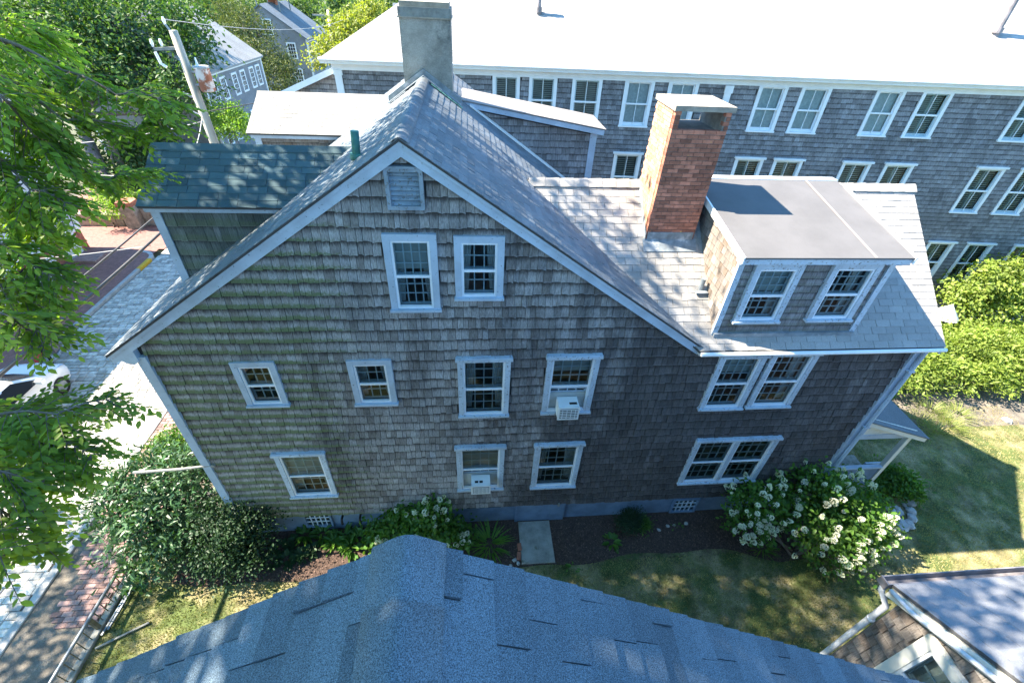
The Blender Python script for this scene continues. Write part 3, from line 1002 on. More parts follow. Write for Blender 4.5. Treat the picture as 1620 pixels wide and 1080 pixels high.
# ------------------------------------------------------------------ the grey shingled house
AX, AZ, SL = -0.92, 9.90, 3.65/5.33          # gable apex and slope
HX0, HX1 = -5.86, 9.35
house = thing('shingled_house', 'old grey cedar-shingled house with blue-grey trim, gable end and lower ell', 'house', (1.7, 3.0, 0))
def zr(x): return AZ-SL*abs(x-AX)
def gable_half(off): return [(SL, 1, AZ-off+SL*AX), (-SL, 1, AZ-off-SL*AX)]

WIN = [  # x0, x1, z0, z1, head, cols, upper rows, lower rows, shade, curtains, ac
    (-1.345, -0.515, 7.05, 8.48, False, 4, 3, 3, 0.45, True, False),
    (-0.25, 0.555, 7.28, 8.45, False, 3, 2, 2, 0.0, True, False),
    (-4.38, -3.60, 4.81, 5.95, False, 3, 2, 2, 0.0, False, False),
    (-2.32, -1.50, 4.77, 5.95, False, 3, 2, 2, 0.0, True, False),
    (-0.27, 0.76, 4.33, 5.98, True, 4, 3, 3, 0.0, True, False),
    (1.47, 2.52, 4.36, 6.00, True, 4, 3, 3, 0.3, False, True),
    (-4.34, -3.26, 1.67, 3.34, True, 4, 3, 3, 0.5, True, False),
    (-0.38, 0.73, 1.66, 3.35, True, 4, 3, 3, 0.5, False, True),
    (1.43, 2.56, 1.62, 3.35, True, 4, 3, 3, 0.0, True, False),
    (4.99, 5.99, 4.33, 5.94, True, 4, 3, 3, 0.35, False, False),
    (6.08, 7.11, 4.35, 5.98, True, 4, 3, 3, 0.0, True, False),
]
holes = [(w[0]+0.03, w[2]+0.02, w[1]-0.03, w[3]-0.02) for w in WIN]
DBL = (5.30, 7.40, 1.52, 3.31)
holes.append((DBL[0]+0.03, DBL[2]+0.02, DBL[1]-0.03, DBL[3]-0.02))
VENT = (-1.19, -0.65, 8.87, 9.48)
holes.append((VENT[0]+0.02, VENT[2]+0.02, VENT[1]-0.02, VENT[3]-0.02))
BSM = [(-4.32, -3.63, 0.22, 0.84), (5.47, 6.22, 0.05, 0.70)]
bh = [(b[0]+0.02, b[2]+0.02, b[1]-0.02, b[3]-0.02) for b in BSM]

wall_sheet(house, 'wall', (0, 0.004, 0), (1, 0, 0), (0, 0, 1), HX0, HX1, 0.72, 6.12, holes, MT['core'])
wall_sheet(house, 'gable_wall', (0, 0.004, 0), (1, 0, 0), (0, 0, 1), HX0, 4.42, 6.12, AZ, holes, MT['core'], gable_half(0.05))
wall_sheet(house, 'foundation', (0, 0.03, 0), (1, 0, 0), (0, 0, 1), HX0+0.02, HX1-0.02, -0.4, 0.80, bh, MT['found'])
mb = MB()                               # the sides and back of the house
mb.box(HX0, HX0+0.1, 0.03, 7.7, -0.3, 6.3); mb.box(HX0, 4.4, 7.6, 7.7, -0.3, 6.3)
mb.box(HX1-0.1, HX1, 0.03, 5.0, -0.3, 6.15); mb.box(4.4, HX1, 4.9, 5.0, -0.3, 6.15); mb.box(4.3, 4.4, 5.0, 7.7, -0.3, 6.3)
mb.prism([(HX1-0.1, 0.03, 6.15), (HX1-0.1, 5.0, 6.15), (HX1-0.1, 2.5, 8.4)], (0.1, 0, 0))
mb.prism([(HX0, 7.6, 6.2), (4.3, 7.6, 6.2), (AX, 7.6, 9.8)], (0, 0.1, 0))
obj('side_wall', mb, MT['cedar_blue_attr'], house)
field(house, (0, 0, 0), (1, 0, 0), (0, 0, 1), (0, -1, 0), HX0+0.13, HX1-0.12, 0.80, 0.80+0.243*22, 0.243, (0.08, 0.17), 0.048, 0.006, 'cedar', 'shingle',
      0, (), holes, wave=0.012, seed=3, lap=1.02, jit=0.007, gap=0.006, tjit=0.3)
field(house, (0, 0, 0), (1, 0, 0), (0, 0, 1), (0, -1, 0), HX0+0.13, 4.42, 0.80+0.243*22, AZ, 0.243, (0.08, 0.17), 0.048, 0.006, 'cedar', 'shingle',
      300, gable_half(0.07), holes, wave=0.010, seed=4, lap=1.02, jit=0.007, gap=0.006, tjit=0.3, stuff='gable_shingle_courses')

# rake boards, corner boards, foundation details
for sg, xe in ((-1, -6.26), (1, 4.44)):
    mb = MB()
    z0, z1 = AZ-0.045, zr(xe)-0.045
    nrm = Vector((sg*SL, 0, 1)).normalized()
    dn = Vector((0, 0, -0.215))
    a = Vector((AX, -0.115, z0)); b = Vector((xe, -0.115, z1))
    mb.prism([a, b, b+dn*0.95, a+dn], (0, 0.062, 0))
    mb.prism([a+Vector((0, -0.022, 0.0)), b+Vector((0, -0.022, 0)), b+Vector((0, -0.022, -0.07)), a+Vector((0, -0.022, -0.07))], (0, 0.02, 0))
    obj('rake_board', mb, MT['trim'], house)
mb = MB(); mb.prism([(-6.24, -0.113, 6.20), (-5.83, -0.113, 6.32), (-5.83, -0.113, 6.05), (-5.93, -0.113, 5.98), (-6.05, -0.113, 6.02)], (0, 0.35, 0))
obj('eave_return', mb, MT['trim'], house)
mb = MB(); mb.box(HX0-0.03, HX0+0.14, -0.080, 0.05, 0.72, 6.12)
obj('corner_board', mb, MT['trim'], house)
mb = MB(); mb.box(HX1-0.13, HX1+0.03, -0.080, 0.05, 0.72, 6.08)
obj('corner_board', mb, MT['trim'], house)
mb = MB(); mb.tube([(HX1+0.02, -0.13, 6.02), (HX1+0.02, -0.13, 3.0), (HX1+0.02, -0.13, 0.15)], 0.045, 8)
for z in (5.4, 3.6, 1.6): mb.box(HX1-0.05, HX1+0.09, -0.17, -0.02, z, z+0.04)
obj('downspout', mb, MT['trim'], house, smooth=False)
for (a, b, c, d) in BSM:
    mb = frame_mb(a, b, c, d, -0.03, 0.06, 0.05)
    w = obj('basement_window', mb, MT['found'], house)
    g = grid_mb(a+0.05, b-0.05, c+0.05, d-0.05, 5, 3, 0.0, 0.028, 0.025)
    obj('muntin', g, MT['sash'], w)
    mb = MB(); mb.box(a+0.04, b-0.04, 0.03, 0.035, c+0.04, d-0.04); obj('pane', mb, MT['glass'], w)
    mb = MB(); mb.box(a, b, 0.4, 0.45, c, d); obj('interior', mb, MT['black'], w)
mb = MB(); mb.box(1.18, 2.06, -0.02, 0.05, 0.02, 0.78); bd = obj('bulkhead_door', mb, MT['found'], house)
for a, b in ((2.06, 2.44), (1.10, 1.18)):
    mb = MB(); mb.box(a, b, -0.035, 0.05, 0.01, 0.80); obj('door_jamb', mb, MT['found'], bd)
mb = MB(); mb.box(2.22, 2.27, -0.075, -0.035, 0.74, 0.86); obj('hook', mb, MT['plank'], bd)
for x in (-3.35, -2.9):
    mb = MB(); mb.tube([(x, 0.03, 0.66), (x, -0.10, 0.66), (x, -0.13, 0.60), (x, -0.13, 0.5)], 0.03, 8)
    obj('spigot', mb, MT['black'], house)

for i, (x0, x1, z0, z1, hd, cl, ru, rl, sh, cu, ac) in enumerate(WIN):
    sash_window(house, TR((x0+x1)/2, 0, z0), x1-x0, z1-z0, hd, cl, ru, rl, sh, cu, ac=ac, cw=0.105 if hd else 0.11, trim='trim_w' if hd else 'trim')
sash_window(house, TR((DBL[0]+DBL[1])/2, 0, DBL[2]), DBL[1]-DBL[0], DBL[3]-DBL[2], True, 4, 3, 3, 0.0, False, twin=True, trim='trim_w', label='wide pair of windows under one weathered head')
# louvered attic vent
mb = frame_mb(VENT[0], VENT[1], VENT[2], VENT[3], -0.085, 0.03, 0.055)
mb.box(VENT[0]-0.02, VENT[1]+0.02, -0.095, 0.0, VENT[3]-0.01, VENT[3]+0.02)
ve = obj('attic_vent', mb, MT['ventpaint'], house)
for i in range(7):
    z = VENT[2]+0.055+i*0.072
    mb = MB(); mb.add([(VENT[0]+0.055, -0.03, z), (VENT[1]-0.055, -0.03, z), (VENT[1]-0.055, 0.04, z+0.075), (VENT[0]+0.055, 0.04, z+0.075),
                       (VENT[0]+0.055, -0.03, z+0.012), (VENT[1]-0.055, -0.03, z+0.012), (VENT[1]-0.055, 0.04, z+0.087), (VENT[0]+0.055, 0.04, z+0.087)],
                      [(0, 1, 2, 3), (7, 6, 5, 4), (0, 4, 5, 1)])
    obj('slat', mb, MT['ventpaint'], ve)

# main roof: two slabs along Y with laid tabs
c_ = 1/math.sqrt(1+SL*SL); s_ = SL*c_
YF, YB = -0.15, 7.75
mb = MB()
for sg, xe in ((-1, -6.28), (1, 4.46)):
    mb.prism([(AX, YF, AZ-0.012), (xe, YF, zr(xe)-0.012), (xe, YF, zr(xe)-0.055), (AX, YF, AZ-0.055)], (0, YB-YF, 0))
roof = obj('main_roof', mb, MT['deck'], house)
Lr = 5.36/c_
field(roof, (-6.28, 0, zr(-6.28)-0.010), (0, -1, 0), (c_, 0, s_), (-s_, 0, c_), -YB, -YF+0.02, 0, Lr, 0.143, (0.30, 0.32), 0.012, 0.003, 'asph_main', 'roof_shingle', 0, stag=0.155, gap=0.008, jit=0.002, seed=11, stuff='left_slope_tabs')
field(roof, (4.46, 0, zr(4.46)-0.010), (0, 1, 0), (-c_, 0, s_), (s_, 0, c_), YF-0.02, YB, 0, 5.38/c_, 0.143, (0.30, 0.32), 0.013, 0.003, 'asph_main', 'roof_shingle', 0, stag=0.155, gap=0.008, jit=0.003, seed=12, stuff='right_slope_tabs')
ridge_caps(roof, AX, AZ+0.012, SL, 4.45, -0.1, 0.115, 0.15, MT['asph_main_obj'], thick=0.016)
ridge_caps(roof, AX, AZ+0.012, SL, 7.75, 5.55, 0.115, 0.15, MT['asph_main_obj'], thick=0.016)
mb = MB(); mb.tube([(-1.72, 0.75, 9.25), (-1.68, 0.75, 9.74)], 0.062, 14); mb.tube([(-1.72, 0.75, 9.33), (-1.72, 0.75, 9.42)], 0.085, 14)
obj('vent_pipe', mb, MT['copper'], house, smooth=True)

# stuccoed ridge chimney
mb = MB(); mb.box(-1.33, -0.32, 4.52, 5.50, 8.9, 10.94)
ch = obj('ridge_chimney', mb, MT['stucco'], house)
mb = MB(); mb.box(-1.345, -0.305, 4.505, 5.515, 10.94, 11.10); obj('band', mb, MT['band'], ch)
mb = MB(); mb.box(-1.31, -0.34, 4.54, 5.48, 11.10, 11.19); mb.box(-1.36, -0.29, 4.49, 5.53, 10.92, 10.945); obj('cap', mb, MT['capstone'], ch)
mb = MB()
for sg in (-1, 1):
    xe = AX+sg*0.78
    mb.prism([(AX, 4.36, AZ+0.03), (xe, 4.36, zr(xe)+0.03), (xe, 4.36, zr(xe)+0.05), (AX, 4.36, AZ+0.05)], (0, 0.18, 0))
    mb.prism([(AX, 4.49, AZ+0.05), (xe, 4.49, zr(xe)+0.05), (xe, 4.49, zr(xe)+0.16), (AX, 4.49, AZ+0.16)], (0, 0.028, 0))
obj('flashing', mb, MT['lead'], ch)
mb = MB()
for k in range(6):
    x = AX+0.16+k*0.11
    mb.prism([(x, 4.25, zr(x)+0.02), (x+0.10, 4.25, zr(x+0.10)+0.02), (x+0.10, 4.25, zr(x+0.10)+0.028), (x, 4.25, zr(x)+0.028)], (0, 0.12, 0))
obj('copper_step', mb, MT['copper'], ch)

# ell roof
EY, EZ, RY, RZ = -0.21, 6.16, 2.47, 8.49
ev = Vector((0, RY-EY, RZ-EZ)); EL = ev.length; evn = ev.normalized(); enn = Vector((0, -evn.z, evn.y))
XE0, XE1 = 4.40, 9.60
mb = MB()
mb.prism([(XE0, EY, EZ-0.012), (XE1, EY, EZ-0.012), (XE1, RY, RZ-0.012), (1.16, RY, RZ-0.012)], (0, 0, -0.05))
mb.prism([(1.16, RY, RZ-0.012), (XE1, RY, RZ-0.012), (XE1, 5.2, 6.16), (XE0, 5.2, 6.16)], (0, 0, -0.05))
ell = obj('ell_roof', mb, MT['deck'], house)
vl = (EL, 1.16-XE0, )
hl = [(-EL, 1.16-XE0, -EL*XE0)]      # keep right of the valley line
DX0, DX1 = 4.69, 7.60
dh = [(DX0+0.20, 0.45, DX1-0.20, EL-0.25)]
field(ell, (0, EY, EZ-0.010), (1, 0, 0), evn, enn, 1.16, XE1+0.01, 0, EL-0.02, 0.1455, (0.305, 0.32), 0.012, 0.003, 'asph_pale', 'roof_shingle', 190, hl, dh, stag=0.155, gap=0.008, jit=0.002, seed=13, stuff='ell_roof_tabs')
mb = MB()
x = 1.2
capm = None
while x < XE1-0.05:
    if capm is None:
        q = MB(); q.add([(0, -0.15, -0.13), (0, -0.05, -0.035), (0, 0, -0.01), (0, 0.05, -0.035), (0, 0.15, -0.13), (0.33, -0.15, -0.12), (0.33, -0.05, -0.022), (0.33, 0, 0.004), (0.33, 0.05, -0.022), (0.33, 0.15, -0.12)],
                          [(0, 5, 6, 1), (1, 6, 7, 2), (2, 7, 8, 3), (3, 8, 9, 4), (5, 0, 1, 6)])
        capm = q.mesh('ridge_cap'); capm.materials.append(MT['asph_pale_obj'])
    link('ridge_cap', capm, ell, Matrix.Translation((x, RY, RZ+0.035)))
    x += 0.29
mb = MB(); mb.tube([(4.42, EY-0.05, EZ-0.055), (7, EY-0.05, EZ-0.06), (XE1, EY-0.05, EZ-0.05)], 0.042, 8); mb.box(4.42, XE1, EY, -0.02, EZ-0.13, EZ-0.07)
obj('eave_gutter', mb, MT['white'], house)
mb = MB(); mb.prism([(XE1-0.02, EY, EZ-0.06), (XE1-0.02, RY, RZ-0.06), (XE1-0.02, RY, RZ-0.22), (XE1-0.02, EY, EZ-0.2)], (0.03, 0, 0)); obj('rake_board', mb, MT['trim'], house)
mb = MB(); mb.tube([(4.55, 0.74, 6.90), (4.55, 0.74, 7.20)], 0.05, 10); mb.box(4.42, 4.66, 0.6, 0.86, 6.93, 6.96); obj('plumbing_vent', mb, MT['lead'], house)

# dormer on the ell with a near-flat roof
DYF = 0.05; DZT = 7.98
body = MB()
def zell(y): return EZ+(RZ-EZ)*(y-EY)/(RY-EY)
body.prism([(DX0, DYF+0.01, zell(DYF)-0.1), (DX0, DYF+0.01, DZT), (DX0, RY-0.3, 8.38), (DX0, RY-0.3, 7.5)], (0.05, 0, 0))
body.prism([(DX1-0.05, DYF+0.01, zell(DYF)-0.1), (DX1-0.05, DYF+0.01, DZT), (DX1-0.05, RY-0.3, 8.38), (DX1-0.05, RY-0.3, 7.5)], (0.05, 0, 0))
dorm = obj('shed_dormer', body, MT['core'], house)
DW = [(4.96, 5.87, 6.68, 7.93), (6.42, 7.35, 6.70, 7.94)]
dho = [(w[0]+0.03, w[2]+0.02, w[1]-0.03, w[3]-0.02) for w in DW]
wall_sheet(dorm, 'front_wall', (0, DYF+0.004, 0), (1, 0, 0), (0, 0, 1), DX0, DX1, 6.25, DZT, dho, MT['core'])
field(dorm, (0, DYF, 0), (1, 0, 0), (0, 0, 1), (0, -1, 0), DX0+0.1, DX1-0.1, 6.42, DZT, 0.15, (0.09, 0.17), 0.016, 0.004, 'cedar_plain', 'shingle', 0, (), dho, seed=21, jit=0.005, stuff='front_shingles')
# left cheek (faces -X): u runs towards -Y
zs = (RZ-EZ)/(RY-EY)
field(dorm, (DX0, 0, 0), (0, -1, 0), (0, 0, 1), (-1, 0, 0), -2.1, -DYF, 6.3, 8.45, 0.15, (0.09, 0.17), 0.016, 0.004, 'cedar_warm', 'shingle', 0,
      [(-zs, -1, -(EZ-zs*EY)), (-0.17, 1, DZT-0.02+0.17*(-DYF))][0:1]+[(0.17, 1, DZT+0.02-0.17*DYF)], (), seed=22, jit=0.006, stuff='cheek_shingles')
for (x0, x1, z0, z1) in DW:
    sash_window(house, TR((x0+x1)/2, DYF, z0), x1-x0, z1-z0, False, 4, 3, 3, 0.0 if x0 > 6 else 0.48, True, cw=0.10, trim='trim_w', deep=0.8)
mb = MB()
for x in (DX0-0.03, DX1-0.08): mb.box(x, x+0.11, DYF-0.03, DYF+0.02, 6.36, DZT)
mb.box(DX0+0.08, DX1-0.08, DYF-0.026, DYF+0.02, DZT-0.035, DZT)
mb.box(DX0-0.1, DX1+0.12, -0.12, DYF+0.0, DZT, DZT+0.11)
obj('trim_boards', mb, MT['trim_w'], dorm)
mb = MB(); mb.box(DX0, DX1, -0.02, DYF-0.004, 6.34, 6.42); obj('sill_flashing', mb, MT['lead'], dorm)
mb = MB(); mb.prism([(DX0-0.09, -0.14, DZT+0.112), (DX1+0.14, -0.14, DZT+0.112), (DX1+0.20, RY+0.0, RZ+0.045), (DX0-0.03, RY+0.0, RZ+0.045)], (0, 0, 0.03))
obj('membrane_roof', mb, MT['membrane'], dorm)
mb = MB(); mb.prism([(DX1-0.62, -0.13, DZT+0.144), (DX1-0.57, -0.13, DZT+0.144), (DX1-0.50, RY-0.05, RZ+0.077), (DX1-0.55, RY-0.05, RZ+0.077)], (0, 0, 0.003)); obj('membrane_seam', mb, MT['tin'], dorm)
mb = MB(); mb.prism([(DX0-0.11, -0.15, DZT+0.03), (DX0-0.11, RY-0.3, RZ-0.07), (DX0-0.11, RY-0.3, RZ+0.07), (DX0-0.11, -0.15, DZT+0.155)], (0.03, 0, 0))
mb.prism([(DX1+0.13, -0.15, DZT+0.03), (DX1+0.19, RY-0.3, RZ-0.07), (DX1+0.19, RY-0.3, RZ+0.07), (DX1+0.13, -0.15, DZT+0.155)], (0.03, 0, 0))
mb.box(DX0-0.1, DX1+0.2, RY-0.02, RY+0.16, RZ+0.03, RZ+0.09)
obj('drip_edge', mb, MT['white'], dorm)

# brick chimney with a slab on corner piers
BX0, BX1, BY0, BY1, BZ = 3.49, 4.49, 1.50, 2.45, 9.70
mb = MB(); mb.box(BX0+0.01, BX1-0.01, BY0+0.01, BY1-0.01, 7.0, BZ-0.03)
for x in (BX0, BX1-0.11):
    for y in (BY0, BY1-0.11): mb.box(x+0.008, x+0.102, y+0.008, y+0.102, BZ-0.03, 10.0)
mb.box(BX1-0.11, BX1-0.012, BY0+0.10, BY1-0.1, BZ-0.03, 10.0)
bc = obj('brick_chimney', mb, MT['mortar'], house)
um = MB(); um.box(0, 1, 0, 1, 0, 1); um = um.mesh('brick'); um3 = um.copy(); um.materials.append(MT['brick_obj']); um3.materials.append(MT['salmon_lit'])
ph = 0.0735
nrow = int((10.0-7.62)/ph)
for j in range(nrow):
    z = 10.0-(j+1)*ph
    for face in ('f', 'l'):
        a0, a1 = (BX0, BX1) if face == 'f' else (BY0+0.1, BY1)
        if face == 'l' and z < 7.8: continue
        x = a0-(0.1 if j % 2 else 0.0)
        while x < a1-0.02:
            a = max(x, a0); b = min(x+0.205, a1)
            x += 0.205
            if b-a < 0.04: continue
            if z > BZ-0.02 and face == 'f' and a > BX0+0.05 and b < BX1-0.05: continue
            if z > BZ-0.02 and face == 'f':
                if a <= BX0+0.05: b = min(b, BX0+0.11)
                else: a = max(a, BX1-0.11)
            if face == 'f': M = Matrix.Translation((a+0.004, BY0-0.004+R.uniform(-0.003, 0.003), z+0.005)) @ Matrix.Diagonal((b-a-0.009, 0.1, ph-0.010, 1))
            else: M = Matrix.Translation((BX0-0.004+R.uniform(-0.003, 0.003), a+0.004, z+0.005)) @ Matrix.Diagonal((0.1, b-a-0.009, ph-0.010, 1))
            if face == 'l' and z > BZ-0.02 and False: continue
            link('brick', um if face == 'f' else um3, bc, M)
mb = MB(); mb.box(BX0-0.03, BX1+0.04, BY0-0.035, BY1+0.03, 10.0, 10.085); obj('cap_slab', mb, MT['capstone'], bc)
mb = MB(); mb.box(BX0+0.03, BX1-0.03, BY0-0.018, BY0, zell(BY0)-0.08, zell(BY0)+0.17); mb.prism([(BX0-0.015, BY0-0.03, zell(BY0)-0.1), (BX0-0.015, BY1, zell(BY1)-0.1), (BX0-0.015, BY1, zell(BY1)+0.10), (BX0-0.015, BY0-0.03, zell(BY0)+0.14)], (0.01, 0, 0))
mb.prism([(BX0-0.05, BY0-0.2, zell(BY0-0.2)+0.012), (BX1+0.05, BY0-0.2, zell(BY0-0.2)+0.012), (BX1+0.05, BY0, zell(BY0)+0.02), (BX0-0.05, BY0, zell(BY0)+0.02)], (0, 0, 0.01))
obj('flashing', mb, MT['lead'], bc)

# gabled dormers on the street slope (ridge along X)
def street_dormer(x0, yc, y1, ze, zrg, yr, tabkey, tabn, wallkey, seed, label):
    m = (zrg-ze)/(yr-(y1-0.14))
    y2 = 2*yr-y1
    b = MB()
    b.box(x0, x0+0.05, y1, y2, 6.4, ze+0.05)
    b.prism([(x0, y1, ze+0.05), (x0, y2, ze+0.05), (x0, yr, zrg-0.06)], (0.05, 0, 0))
    b.box(x0, -2.2, y1+0.004, y1+0.05, 6.4, ze+0.06); b.box(x0, -2.2, y2-0.05, y2, 6.4, ze+0.06)
    d = obj('gabled_dormer', b, MT['core'], house, label=label)
    field(d, (0, y1, 0), (1, 0, 0), (0, 0, 1), (0, -1, 0), x0+0.02, -2.2, 6.45, ze+0.02, 0.29, (0.10, 0.19), 0.022, 0.005, wallkey, 'shingle', 0, [(SL, -1, -(AZ+SL*(-AX))+0.0)], (), seed=seed, jit=0.012, stuff='cheek_shingles')
    t = MB()
    t.box(x0-0.03, x0+0.12, y1-0.035, y1+0.03, 6.45, ze)
    t.box(x0-0.08, -2.6, y1-0.10, y1-0.02, ze-0.055, ze+0.055)
    obj('trim_boards', t, MT['trim'], d)
    sl = MB()
    ye = y1-0.14
    sl.prism([(x0-0.14, ye, ze+0.062), (-2.1, ye, ze+0.062), (-2.1, yr, zrg-0.012), (x0-0.14, yr, zrg-0.012)], (0, 0, -0.035))
    sl.prism([(x0-0.14, yr, zrg-0.012), (-2.1, yr, zrg-0.012), (-2.1, 2*yr-ye, ze+0.062), (x0-0.14, 2*yr-ye, ze+0.062)], (0, 0, -0.035))
    obj('roof', sl, MT['deck'], d)
    v = Vector((0, yr-ye, zrg-0.012-ze-0.062)); L = v.length; v.normalize()
    field(d, (0, ye-0.01, ze+0.064), (1, 0, 0), v, (0, -v.z, v.y), x0-0.15, -2.12, 0, L+0.01, 0.145, (0.325, 0.335), 0.010, 0.003, tabkey, 'roof_shingle', tabn, stag=-1, gap=0.007, jit=0.002, seed=seed+1, stuff='roof_tabs')
    c = MB(); c.prism([(x0-0.15, yr-0.12, zrg-0.07), (-2.15, yr-0.12, zrg-0.07), (-2.15, yr, zrg+0.02), (x0-0.15, yr, zrg+0.02)], (0, 0, 0.012)); c.prism([(x0-0.15, yr, zrg+0.02), (-2.15, yr, zrg+0.02), (-2.15, yr+0.12, zrg-0.07), (x0-0.15, yr+0.12, zrg-0.07)], (0, 0, 0.012))
    obj('ridge_strip', c, MT[tabkey+'_attr'], d)
street_dormer(-5.50, 0, 1.45, 8.24, 9.02, 2.40, 'asph_dark', 120, 'cedar_mossy', 31, 'dormer with dark blue-green asphalt roof')
street_dormer(-5.22, 0, 5.75, 8.34, 9.06, 6.95, 'asph_pale', 0, 'cedar_warm', 41, 'dormer with pale sunlit asphalt roof')

# shed dormer on the rear of the right slope
mb = MB()
mb.prism([(0.0, 5.31, 9.17), (3.18, 5.31, 8.66), (3.18, 5.31, 6.3), (0.0, 5.31, 6.3)], (0, 1.3, 0))
rd = obj('rear_dormer', mb, MT['core'], house)
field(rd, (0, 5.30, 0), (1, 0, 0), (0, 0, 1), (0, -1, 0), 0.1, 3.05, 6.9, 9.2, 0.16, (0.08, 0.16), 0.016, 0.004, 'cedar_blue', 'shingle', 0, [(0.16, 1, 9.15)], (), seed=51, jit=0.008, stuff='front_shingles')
mb = MB(); mb.prism([(-0.15, 5.16, 9.23), (3.36, 5.16, 8.67), (3.36, 5.16, 8.79), (-0.15, 5.16, 9.34)], (0, 0.13, 0)); mb.box(3.05, 3.22, 5.27, 5.36, 6.3, 8.69); obj('trim_boards', mb, MT['trim'], rd)
mb = MB(); mb.prism([(-0.2, 5.14, 9.36), (3.40, 5.14, 8.80), (3.40, 6.65, 8.80), (-0.2, 6.65, 9.36)], (0, 0, 0.02)); obj('metal_roof', mb, MT['tin'], rd)
mb = MB(); mb.prism([(0.05, 5.10, zr(0.05)+0.012), (3.6, 5.10, zr(3.6)+0.012), (3.6, 5.10, zr(3.6)+0.05), (0.05, 5.10, zr(0.05)+0.05)], (0, 0.19, 0)); obj('flashing', mb, MT['white'], rd)

# side porch on the ell's end
PX0, PX1, PY0, PY1 = 9.38, 11.80, 0.42, 1.80
mb = MB(); mb.box(PX0, PX1, PY0, PY1, 0.0, 0.28)
po = obj('porch', mb, MT['concrete'], house)
mb = MB(); mb.box(PX1-0.12, PX1, PY0, PY0+0.12, 0.28, 2.45); obj('post', mb, MT['cream'], po)
mb = MB(); mb.box(PX1-0.12, PX1, PY1-0.12, PY1, 0.28, 2.45); obj('post', mb, MT['cream'], po)
mb = MB(); mb.box(PX0, PX1, PY0, PY0+0.12, 2.45, 2.62); mb.box(PX1-0.12, PX1, PY0+0.12, PY1-0.12, 2.45, 2.62); mb.box(PX0, PX1, PY1-0.12, PY1, 2.45, 2.62); obj('beam', mb, MT['trim'], po)
k = 0
x = PX0
while x < PX1-0.05:
    mb = MB(); w = 0.11
    z = 2.62; zt = 2.62+(PX1+0.24-x-w)*0.355*0.95
    zt0 = 2.62+(PX1+0.24-x)*0.355*0.95
    mb.prism([(x+0.003, PY0+0.02, z), (x+w-0.003, PY0+0.02, z), (x+w-0.003, PY0+0.02, zt), (x+0.003, PY0+0.02, zt0)], (0, 0.02, 0))
    obj('board', mb, MT['cream'], po)
    x += w
sl_ = 0.355
def zp(x): return 2.50+(12.05-x)*sl_
mb = MB(); mb.prism([(9.3, PY0-0.13, zp(9.3)+0.05), (12.05, PY0-0.13, zp(12.05)+0.05), (12.05, PY0-0.13, zp(12.05)-0.09), (9.3, PY0-0.13, zp(9.3)-0.09)], (0, 0.14, 0)); obj('rake_board', mb, MT['cream'], po)
mb = MB(); mb.prism([(9.3, PY0-0.16, zp(9.3)+0.055), (12.09, PY0-0.16, zp(12.09)+0.055), (12.09, PY0-0.16, zp(12.09)+0.085), (9.3, PY0-0.16, zp(9.3)+0.085)], (0, PY1-PY0+0.32, 0)); obj('roof', mb, MT['asph_main_attr'], po)
x = PX0
while x < PX1-0.13:
    mb = MB(); mb.box(x+0.002, x+0.088, PY0+0.03, PY0+0.06, 0.1, 1.12); obj('wall_board', mb, MT['found'], po); x += 0.09
mb = MB(); mb.box(PX0, PX1-0.12, PY0-0.02, PY0+0.10, 1.12, 1.17); obj('rail_cap', mb, MT['trim'], po)
mb = MB(); mb.box(PX0, PX1-0.12, PY1-0.10, PY1+0.02, 1.12, 1.17); obj('rail_cap', mb, MT['trim'], po)
mb = MB(); mb.box(PX0, PX1-0.12, PY1-0.06, PY1-0.03, 0.28, 1.12); obj('far_wall_panel', mb, MT['found'], po)
mb = MB(); mb.box(PX1-0.35, PX1+0.35, PY0+0.25, PY0+0.30, 0.9, 1.0); mb.box(PX1+0.30, PX1+0.36, PY0+0.25, PY0+0.31, 0.0, 1.0); obj('step_rail', mb, MT['trim'], po)
mb = MB(); mb.box(PX1, PX1+0.4, PY0+0.2, PY1-0.2, 0, 0.15); obj('step', mb, MT['concrete'], po)

# window air conditioners and the bare pole by the corner
def aircon(x, z, w, h, label):
    a = thing('air_conditioner', label, 'air conditioner', (x, -0.15, z), absolute=False)
    mb = MB(); mb.box(-w/2, w/2, -0.17, 0.15, 0, h); mb.box(-w/2-0.008, w/2+0.008, -0.178, -0.15, -0.008, h+0.008)
    obj('case', mb, MT['plastic'], a)
    mb = MB(); mb.box(-w/2+0.03, w/2-0.03, -0.186, -0.176, 0.03, h-0.03); obj('grille_back', mb, MT['black'], a)
    for i in range(6):
        zz = 0.045+(h-0.09)*i/5
        mb = MB(); mb.box(-w/2+0.03, w/2-0.03, -0.195, -0.187, zz-0.008, zz+0.008); obj('grille_slat', mb, MT['plastic'], a)
    for i in range(4):
        xx = -w/2+0.08+(w-0.16)*i/3
        mb = MB(); mb.box(xx-0.006, xx+0.006, -0.198, -0.196, 0.04, h-0.04); obj('grille_bar', mb, MT['plastic'], a)
    for k in range(2 if w > 0.44 else 1):
        mb = MB(); x0 = -0.14+k*0.11 if w > 0.44 else 0.02
        mb.box(x0, x0+(0.08 if w > 0.44 else 0.16), -0.08, -0.02, h, h+0.004); obj('top_vent', mb, MT['black'], a)
aircon(1.99, 4.44, 0.43, 0.35, 'white boxy air conditioner in the upper storey window')
aircon(0.18, 1.87, 0.45, 0.31, 'white air conditioner low in the ground floor window above the mulch bed')
mb = MB(); mb.tube([(-5.62, -0.05, 3.0), (-6.3, -0.12, 2.99), (-7.25, -0.16, 2.98)], [0.022, 0.03, 0.034], 8); mb.tube([(-5.66, -0.03, 3.0), (-5.66, -0.09, 3.0)], 0.04, 8)
tag(obj('flagpole', mb, MT['plank']), 'bare grey wooden flagpole jutting level from the house corner', 'flagpole')

